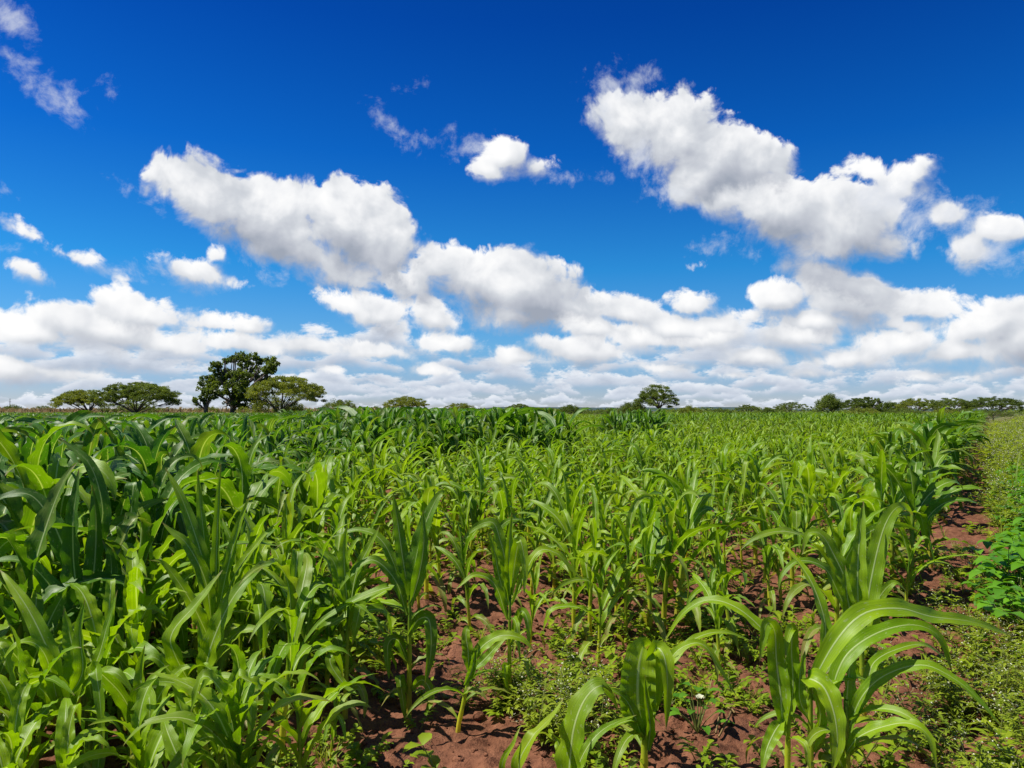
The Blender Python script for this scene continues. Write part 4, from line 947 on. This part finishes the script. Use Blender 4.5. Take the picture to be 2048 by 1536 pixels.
def build_cover():
    rng = np.random.default_rng(5)
    herb = [weed_proto(600 + i, 'herb') for i in range(8)]; grass = [weed_proto(620 + i, 'grass') for i in range(5)]
    feath = [weed_proto(640 + i, 'feather') for i in range(5)]; bean = [weed_proto(660 + i, 'bean') for i in range(6)]
    W = [MAT['weed'], MAT['stem'], MAT['blossom']]
    def low(x, y):
        c = across(x, y); n = fbm(x * 1.1, y * 1.1, 31, 3); q = sstep(.39, .58, n) * .9 + .08
        return q * np.where(c > -.7, .8, 1.0) * np.where((c > -.72) & (c < .02) & (y > 5.6), .45, 1.0) * np.where(tallness(x, y) > .6, .5, 1)
    p = rnd_pts(rng, 2.6, 7.5, 105, low); scatter('weeds', 'low broad-leaved weeds on the red soil', herb, p, rng.uniform(.05, .19, len(p)) * (1 + 1.0 * (rng.random(len(p)) > .93)), W, rng)
    p = rnd_pts(rng, 7.5, 26, 30, low); scatter('weeds', 'low weeds between the farther maize rows', herb, p, rng.uniform(.12, .32, len(p)), W, rng)
    p = rnd_pts(rng, 2.6, 11, 26, lambda x, y: low(x, y) * np.where(across(x, y) > -.6, 1., .6)); scatter('grass', 'thin grass tufts among the weeds', grass, p, rng.uniform(.07, .22, len(p)), [MAT['verge'], MAT['stem'], MAT['blossom']], rng)
    def spot(px, py, rad):
        Y = ground_y(py); B = P(px, py, Y); return lambda x, y: sstep(rad, rad * .5, np.hypot(x - B[0], y - B[1]))
    f1, f2, f3 = spot(1130, 1480, .42), spot(1010, 1420, .30), spot(1420, 1240, .3)
    p = rnd_pts(rng, 2.8, 9, 48, lambda x, y: np.maximum.reduce([f1(x, y), f2(x, y), f3(x, y) * .4, sstep(-.45, .0, across(x, y)) * sstep(8, 4.6, y), .06 * sstep(-.8, -.4, across(x, y))]))
    scatter('flowering_weeds', 'feathery weeds with tiny white flowers', feath, p, rng.uniform(.20, .40, len(p)), [MAT['verge'], MAT['stem'], MAT['blossom']], rng)
    p = rnd_pts(rng, 5.2, 17, 24, lambda x, y: sstep(-.02, .28, across(x, y) - .22 * sstep(6.5, 9, y) + .25 * (fbm(x, y, 91, 2) - .5)) * sstep(5.0, 5.8, y) * sstep(3.2, 2.2, across(x, y) - (y - 8) * .05))
    scatter('bean_foliage', 'dark broad-leaved bean foliage along the right edge', bean, p, rng.uniform(.36, .60, len(p)), [MAT['weed_dark'], MAT['stem'], MAT['blossom']], rng)
    p = rnd_pts(rng, 9, 70, 16, lambda x, y: sstep(-.1, .3, across(x, y)) * np.minimum(1, 20 / y) * sstep(40, 20, across(x, y)))
    scatter('verge_weeds', 'pale green weeds and grass on the bank at the right', grass + feath, p, rng.uniform(.35, .7, len(p)) * (1 + .6 * sstep(12, 22, p[:, 1])), [MAT['verge'], MAT['stem'], MAT['blossom']], rng)
    p = rnd_pts(rng, 9, 45, 9, lambda x, y: sstep(.1, .6, across(x, y)) * sstep(.42, .56, fbm(x * .8, y * .8, 19, 2)))
    scatter('verge_weeds', 'tall rough grass clumps on the right bank', grass, p, rng.uniform(.5, 1.15, len(p)), [MAT['verge'], MAT['stem'], MAT['blossom']], rng)
    p = rnd_pts(rng, 9, 60, 12, lambda x, y: sstep(-.1, .4, across(x, y)) * np.minimum(1, 20 / y))
    scatter('verge_weeds', 'leafy weeds filling the bank at the right', herb, p, rng.uniform(.30, .6, len(p)) * (1 + .8 * sstep(12, 24, p[:, 1])), [MAT['verge'], MAT['stem'], MAT['blossom']], rng)
    # brown ripe field beyond the crop, far left
    n = 5200; y = np.sqrt(rng.uniform(95 ** 2, 210 ** 2, n)); x = -y * rng.uniform(.18, .80, n)
    pf = [proto_of(*gen_plant(500 + i, 1, 3, 1, 6, 1.0, 3)) for i in range(6)]
    me = spread(pf, x, y, ground_z(x, y), rng.uniform(1.7, 2.1, n), rng.uniform(0, 6.28, n), rng.random(n), rng.integers(0, 6, n), [MAT['drymaize'], MAT['drymaize']], 'dry_maize')
    o = link('dry_maize', me); o['kind'] = 'stuff'; o['label'] = 'strip of brown ripe maize beyond the green crop at far left'
    # single things lying or growing on the open soil
    def at(px, py):
        Y = ground_y(py); B = P(px, py, Y); B[2] = float(ground_z(B[0], B[1])); return B
    B = at(1395, 1475); o = bpy.data.objects.new('broadleaf_weed', None); COL.objects.link(o); o.location = B
    o['label'] = 'small dark broad-leaved weed with a single white blossom on the bare soil'; o['category'] = 'weed'
    rg = np.random.default_rng(8); b = Bag(); st = Bag()
    for i in range(15):
        a = i * 2.4; hh = .05 + .012 * i; rr = .17 - .007 * i
        tip = np.array((math.cos(a) * rr * .6, math.sin(a) * rr * .6, hh)); V, F, uv = tube([(0, 0, .0), tip * .6 + (0, 0, .01), tip], [.004, .003, .002], 4); st.add(V, F, uv, 0, tone=.3, dry=0)
        V, F = leaflet(tip, np.array((math.cos(a), math.sin(a), rg.uniform(-.2, .4))), rg.uniform(.06, .09), rg.uniform(.04, .06), rg); b.add(V, F, None, 0, tone=rg.uniform(0, 1), dry=0)
    link('foliage', b.mesh('foliage', [MAT['weed_dark']]), o); link('stem', st.mesh('stem', [MAT['stem']]), o)
    b = Bag(); tp = P(1400, 1397, B[1]) - B
    for i in range(9):
        a = i * math.pi / 4; V, F = leaflet(tp, np.array((math.cos(a), math.sin(a) * .8 - .3, .5)), .026, .026, rg); b.add(V, F, None, 0, tone=.9, dry=0)
    link('blossom', b.mesh('blossom', [MAT['blossom']]), o)
    V, F, uv = tube([(0, 0, .02), tp * .5 + (.01, 0, .02), tp], [.003, .0025, .002], 5); link('flower_stem', to_mesh('flower_stem', V, F, [MAT['stem']], uv, None, {'tone': np.full(len(V), .4)}), o)
    B = at(1445, 1440); o = bpy.data.objects.new('dry_stalks', None); COL.objects.link(o); o.location = B
    o['label'] = 'tangle of dry straw-coloured stalks lying on the red soil'; o['category'] = 'dead stalks'
    for pts in ([(1420, 1390), (1432, 1420), (1448, 1440), (1500, 1432), (1540, 1440)], [(1448, 1436), (1440, 1460), (1432, 1490)], [(1450, 1432), (1462, 1450), (1455, 1480), (1438, 1500)], [(1425, 1415), (1445, 1425), (1470, 1445)]):
        q = np.array([at(*p) - B for p in pts]); q[:, 2] += .012 + .02 * np.sin(np.linspace(0, 3.1, len(q)))
        q = catmull(q, 12); V, F, uv = tube(q, np.full(12, .0055), 5); link('stalk', to_mesh('stalk', V, F, [MAT['straw']], uv, None, {'tone': rg.random(len(V))}), o)
    cl = []
    for i in range(6):
        rgi = np.random.default_rng(950 + i); q = rgi.uniform(.55, 1.0, (5, 9)); q[:, 8] = q[:, 0]
        th = np.linspace(.25, 2.6, 5)[:, None]; ph = np.linspace(0, 6.2832, 9)[None, :]
        V = np.stack([np.sin(th) * np.cos(ph) * q, np.sin(th) * np.sin(ph) * q * .85, np.cos(th) * q * .6], -1).reshape(-1, 3)
        cl.append((V, grid_faces(5, 9), np.zeros((len(V), 2)), {'tone': np.zeros(len(V)), 'dry': np.zeros(len(V))}, np.zeros(32, int)))
    cp = rnd_pts(rng, 2.8, 9, 240, lambda x, y: .25 + .75 * sstep(.45, .6, fbm(x * 1.7, y * 1.7, 61, 2)))
    scatter('soil_clods', 'crumbled clods of red soil', cl, cp, .006 + .042 * rng.random(len(cp)) ** 4, [MAT['soil']], rng, .004)
    rs = rnd_pts(rng, 2.8, 8, 16, lambda x, y: .8 + 0 * x)
    tw = []
    for i in range(5):
        rgi = np.random.default_rng(900 + i); b = Bag(); q = np.cumsum(np.concatenate([[(0, 0, .01)], np.stack([np.full(5, .2), rgi.normal(0, .07, 5), rgi.normal(0, .015, 5)], -1)]), 0); V, F, uv = tube(q, np.linspace(.012, .006, 6), 4); b.add(V, F, uv, 0, tone=rgi.uniform(0, 1), dry=0); tw.append(b.arrays())
    scatter('litter', 'dry bits of stalk on the soil', tw, rs, rng.uniform(.08, .28, len(rs)), [MAT['straw']], rng, .012)

# ------------------------------------------------------------------ trees
def leaf_cloud(b, C, rad, n, size, rng, mi=0, flat=1.0, tone=None):
    """n leaf sprays about each clump centre"""
    m = len(C); q = norm(rng.normal(size=(m, n, 3))) * (rng.random((m, n, 1)) ** 0.45); q[..., 2] *= flat
    c = (C[:, None, :] + q * np.asarray(rad).reshape(-1, 1, 1)).reshape(-1, 3); k = len(c)
    a = norm(rng.normal(size=(k, 3))); t = norm(np.cross(a, rng.normal(size=(k, 3)))); sz = size * rng.uniform(.55, 1.35, (k, 1))
    V = np.stack([c - a * sz - t * sz * .1, c - t * sz * .55, c + a * sz, c + t * sz * .55], 1).reshape(-1, 3)
    F = np.arange(4 * k).reshape(-1, 4)
    tn = np.repeat(rng.uniform(.1, .9, m) if tone is None else tone, n) + rng.normal(0, .16, k)
    b.add(V, F, None, mi, tone=np.clip(np.repeat(tn, 4), 0, 1), dry=0)

def make_tree(name, label, cat, px0, px1, ptop, D, form, mat, seed, group=None, trunk_at=None, base=0.0, cover=1.0, lean=0.0, fork=0.28):
    rng = np.random.default_rng(seed)
    a = P(px0, 822, D); c = P(px1, 822, D); H = EYE + ray(1024, ptop)[1] * D - base
    W = (c[0] - a[0]); cx = (a[0] + c[0]) / 2; bx = P(trunk_at, 822, D)[0] if trunk_at else cx
    o = bpy.data.objects.new(name, None); COL.objects.link(o); o.location = (bx, D, base); o['label'] = label; o['category'] = cat
    if group: o['group'] = group
    off = np.array((cx - bx, 0, 0)); crown = Bag(); wood = Bag()
    dep = W * rng.uniform(.8, 1.0)
    if form == 'umbrella':
        n = int(170 * cover); th = rng.uniform(0, 6.28, n); r = np.sqrt(rng.random(n))
        dome = 0.32 if W > H * 1.2 else .42
        wob = 1 + .16 * np.sin(3 * th + rng.uniform(0, 6)) + .10 * np.sin(5 * th + rng.uniform(0, 6))
        top = H * (1 - dome * r ** 2.2 * rng.uniform(.75, 1.1, n)); z = top - H * .34 * rng.random(n) ** 1.4 * (1 - .4 * r) - H * .02
        C = np.stack([off[0] + W / 2 * .95 * r * np.cos(th) * wob, dep / 2 * r * np.sin(th) * wob, z], -1)
        leaf_cloud(crown, C, H * rng.uniform(.055, .11, n), 150, min(.0125 * H, .09), rng, flat=.45)
        m = 14; limb = C[rng.choice(n, m, False)] - (0, 0, H * .03); r0 = .030 * H
    elif form == 'bushy':
        n = int(150 * cover); u = norm(rng.normal(size=(n, 3))); u[:, 2] = np.abs(u[:, 2]) * .95 - .22; rr = rng.uniform(.45, 1.0, n)[:, None]
        C = u * rr * np.array((W / 2 * .92, dep / 2, H * .50)) + off + (0, 0, H * .45)
        leaf_cloud(crown, C, H * rng.uniform(.07, .13, n), 90, min(.016 * H, .10), rng, flat=.8)
        m = 10; limb = C[rng.choice(n, m, False)]; r0 = .030 * H
    elif form == 'broad':          # large open tree: dense separate masses on heavy limbs
        lob = [(-.36, .52, .15), (-.25, .66, .14), (-.33, .76, .10), (-.12, .60, .17), (.02, .74, .16), (-.03, .90, .12), (.16, .86, .13), (.30, .80, .15), (.43, .74, .11), (.10, .62, .16), (.25, .62, .12), (-.20, .42, .13), (-.05, .46, .15), (.12, .45, .15), (.40, .84, .09), (-.42, .60, .09), (.05, .30, .13), (-.17, .31, .10), (.16, .30, .11), (-.22, .86, .07)]
        C = []; 
        for lx, lz, lr in lob:
            k = int(20 * lr / .13); u = norm(rng.normal(size=(k, 3))) * rng.uniform(.5, 1.0, (k, 1)) * lr * 1.05
            dy = rng.uniform(-.28, .28)
            C.append(np.stack([off[0] + W * (lx + u[:, 0] * .88), W * (dy + u[:, 1]), H * (lz + u[:, 2] * .72)], -1))
        C = np.concatenate(C); n = len(C)
        leaf_cloud(crown, C, H * rng.uniform(.030, .052, n), 42, .017 * H, rng, flat=.8)
        limb = np.array([(off[0] + W * lx, rng.uniform(-.2, .2) * W, H * (lz - lr * .3)) for lx, lz, lr in lob]); r0 = .042 * H
    elif form == 'snag':           # stunted tree with tufts
        lob = [(-.30, .62, .16), (.05, .90, .15), (.30, .72, .13), (-.05, .74, .12), (.38, .92, .08), (.15, .60, .10), (-.40, .70, .08)]
        C = np.concatenate([np.array((off[0] + W * lx, 0, H * lz)) + rng.normal(0, 1, (8, 3)) * (W * lr * .55, W * lr * .5, H * lr * .35) for lx, lz, lr in lob]); n = len(C)
        leaf_cloud(crown, C, H * rng.uniform(.03, .06, n), 34, .028 * H, rng)
        limb = np.array([(off[0] + W * lx, 0, H * lz) for lx, lz, lr in lob]); r0 = .06 * H
    fk = np.array((lean * H * fork, 0, H * fork))
    V, F, uv = tube([(0, 0, -.3), fk * .5 + (rng.normal(0, .01) * H, 0, 0), fk], [r0 * 1.25, r0, r0 * .85], 8); wood.add(V, F, uv)
    for L in limb:
        s = fk * rng.uniform(.75, 1.0); mid = s * .45 + L * .55; mid[2] += H * (.06 if form == 'umbrella' else -.02) * rng.uniform(.4, 1)
        mid[:2] += rng.normal(0, .03 * H, 2)
        q = catmull([s, mid, L], 7); rad = r0 * np.linspace(.42 if form == 'broad' else .55, .10, 7); V, F, uv = tube(q, rad, 5); wood.add(V, F, uv)
        for _ in range(3):
            e = L + rng.normal(0, .04, 3) * H; q = catmull([mid, (mid + e) / 2 + rng.normal(0, .02, 3) * H, e], 5); V, F, uv = tube(q, r0 * np.linspace(.28, .07, 5), 4); wood.add(V, F, uv)
    link('trunk', wood.mesh('trunk', [MAT['bark']]), o); link('crown', crown.mesh('crown', [MAT[mat]]), o)
    return o

def build_trees():
    T = make_tree; g = 'trees along the horizon'
    T('savanna_tree', 'tiny dark tree at far left under the mast', 'tree', 2, 48, 805, 260, 'bushy', 'crown_dark', 1, g)
    T('umbrella_tree', 'tiny flat grey-green tree alone on the brown strip, far left', 'tree', 64, 108, 811, 260, 'umbrella', 'crown_mid', 2, g)
    T('umbrella_tree', 'light green flat-topped acacia on the left, beside the darker wide one', 'tree', 104, 222, 779, 95, 'umbrella', 'crown_light', 3, g, trunk_at=178, cover=1.5, fork=.35)
    T('umbrella_tree', 'wide dark feathery acacia on the left', 'tree', 200, 360, 764, 92, 'umbrella', 'crown_mid', 4, g, trunk_at=272, cover=2.5, fork=.3)
    T('savanna_tree', 'stunted tree with tufted twigs, left of the tallest tree', 'tree', 386, 426, 778, 88, 'snag', 'crown_dark', 5, g, trunk_at=412, fork=.5)
    T('savanna_tree', 'tallest tree, dark and open-crowned, left of centre', 'tree', 400, 556, 699, 90, 'broad', 'crown_dark', 6, g, trunk_at=466, fork=.3)
    T('umbrella_tree', 'yellow-green spreading acacia right of the tallest tree', 'tree', 496, 652, 751, 84, 'umbrella', 'crown_light', 7, g, trunk_at=560, cover=1.5, fork=.25)
    T('bush', 'low dark bush under the spreading yellow-green acacia', 'bush', 470, 630, 786, 86, 'bushy', 'crown_light', 27, g)
    T('bush', 'low light bush behind the stunted tufted tree', 'bush', 378, 450, 805, 110, 'bushy', 'crown_light', 28, g)
    T('bush', 'dark bush filling the gap under the wide feathery acacia', 'bush', 185, 340, 794, 100, 'bushy', 'crown_mid', 29, g)
    T('savanna_tree', 'round dense green tree right of the spreading yellow-green acacia', 'tree', 640, 722, 787, 104, 'bushy', 'crown_mid', 8, g, trunk_at=682)
    T('umbrella_tree', 'low olive acacia showing above the tall maize, left of centre', 'tree', 766, 858, 792, 106, 'umbrella', 'crown_light', 9, g, cover=1.3)
    T('umbrella_tree', 'flat olive treetop just above the tall maize, picture centre', 'tree', 884, 956, 805, 112, 'umbrella', 'crown_light', 10, g)
    T('savanna_tree', 'small domed tree right of the tall maize block', 'tree', 1012, 1066, 807, 145, 'umbrella', 'crown_mid', 11, g, cover=1.4)
    T('umbrella_tree', 'flat light tree low on the horizon beside the domed one', 'tree', 1062, 1122, 815, 170, 'umbrella', 'crown_light', 12, g)
    T('savanna_tree', 'dark round tree low on the horizon, right of centre', 'tree', 1112, 1166, 803, 165, 'bushy', 'crown_dark', 13, g)
    T('bush', 'small bush touching the dark round horizon tree', 'bush', 1144, 1192, 816, 165, 'bushy', 'crown_mid', 14, g)
    T('umbrella_tree', 'tiny flat tree against the blue ridge', 'tree', 1186, 1226, 820, 180, 'umbrella', 'crown_mid', 15, g)
    T('bush', 'rounded bush at the foot of the leaning umbrella acacia', 'bush', 1228, 1302, 793, 98, 'bushy', 'crown_mid', 16, g)
    T('umbrella_tree', 'feathery umbrella acacia on a slanting trunk, right of centre', 'tree', 1270, 1360, 768, 96, 'umbrella', 'crown_mid', 17, g, trunk_at=1328, cover=.8, lean=-.30, fork=.45)
    T('bush', 'olive treetop between the umbrella acacia and the field, right of centre', 'bush', 1346, 1410, 805, 120, 'bushy', 'crown_light', 18, g)
    T('umbrella_tree', 'very low tree alone on the horizon at right', 'tree', 1472, 1520, 808, 165, 'umbrella', 'crown_mid', 19, g)
    T('umbrella_tree', 'wide flat tree left of the round lone one at right', 'tree', 1546, 1620, 804, 160, 'umbrella', 'crown_mid', 20, g)
    T('savanna_tree', 'round feathery tree standing clear of the right-hand thicket', 'tree', 1630, 1686, 777, 118, 'bushy', 'crown_mid', 21, g, trunk_at=1662)
    T('umbrella_tree', 'flat dark tree at the left end of the thicket', 'tree', 1676, 1750, 796, 126, 'umbrella', 'crown_dark', 22, g, cover=1.3)
    T('savanna_tree', 'brownish dark tree, highest of the thicket', 'tree', 1706, 1768, 792, 128, 'broad', 'crown_dark', 23, g)
    T('savanna_tree', 'dull dark tree in the middle of the thicket', 'tree', 1746, 1818, 794, 126, 'bushy', 'crown_dark', 24, g)
    T('umbrella_tree', 'light flat tree between the middle of the thicket and the wide olive one', 'tree', 1788, 1876, 796, 122, 'umbrella', 'crown_light', 25, g, cover=1.3)
    T('umbrella_tree', 'wide olive acacia in the right part of the thicket', 'tree', 1850, 1952, 795, 114, 'umbrella', 'crown_mid', 26, g, cover=1.5)
    T('umbrella_tree', 'long low dark acacia at the right end of the thicket', 'tree', 1925, 2046, 793, 112, 'umbrella', 'crown_dark', 30, g, cover=1.8)
    for i, (a, b, t, m, lab) in enumerate(((1680, 1770, 808, 'crown_light', 'low light bush in front of the left thicket end'), (1760, 1860, 810, 'crown_mid', 'low bush in front of the middle of the thicket'), (1845, 1940, 810, 'crown_light', 'low pale bush below the wide olive acacia'), (1920, 2030, 811, 'crown_mid', 'low bush below the long dark acacia'))):
        T('bush', lab, 'bush', a, b, t, 105, 'bushy', m, 40 + i, g)
    for i, (a, b, t, m, lab) in enumerate(((958, 1012, 815, 'crown_mid', 'tiny bush between the flat centre treetop and the small domed tree'), (1408, 1474, 811, 'crown_mid', 'low bush right of the olive treetop, beyond the field'), (1518, 1552, 809, 'crown_dark', 'little dark bush touching the wide flat tree at right'),
          (732, 772, 806, 'crown_mid', 'small bush left of the low olive acacia'), (1204, 1240, 813, 'crown_dark', 'small dark bush just left of the rounded bush under the umbrella acacia'))):
        T('bush', lab, 'bush', a, b, t, 140, 'bushy', m, 60 + i, g)
    # wooded skyline that reads as one mass
    rng = np.random.default_rng(3); b = Bag(); n = 900
    aa = rng.uniform(-40, 40, n); d = rng.uniform(330, 620, n); gap = vnoise(aa * .9, aa * 0, 8)
    k = gap > .40; aa, d, gap = np.radians(aa[k]), d[k], gap[k]; hh = .8 + 1.9 * gap * rng.random(len(aa))
    C = np.stack([d * np.sin(aa), d * np.cos(aa), hh * .7], -1); C = np.repeat(C, 3, 0) + rng.normal(0, 1, (3 * len(C), 3)) * (3.5, 3.5, .5)
    leaf_cloud(b, C, np.full(len(C), 1.9), 22, .55, rng, flat=.7)
    o = link('treeline', b.mesh('treeline', [MAT['crown_mid']])); o['kind'] = 'stuff'; o['label'] = 'distant bush country along the horizon'
    B = P(20, 797, 300); mast = Bag()
    V, F, uv = tube([(0, 0, -1), (0, 0, B[2])], [.16, .08], 6); mast.add(V, F, uv, 0, tone=.2)
    for q in (.55, .8): V, F, uv = tube([(-.5, 0, B[2] * q), (.5, 0, B[2] * q)], [.07, .07], 5); mast.add(V, F, uv, 0, tone=.2)
    o = link('mast', mast.mesh('mast', [MAT['bark']])); o.location = (B[0], 300, 0); o['label'] = 'thin dark mast rising over the tiny tree at far left'; o['category'] = 'mast'

build_sky()
build_materials()
build_ground()
build_maize()
build_cover()
build_trees()
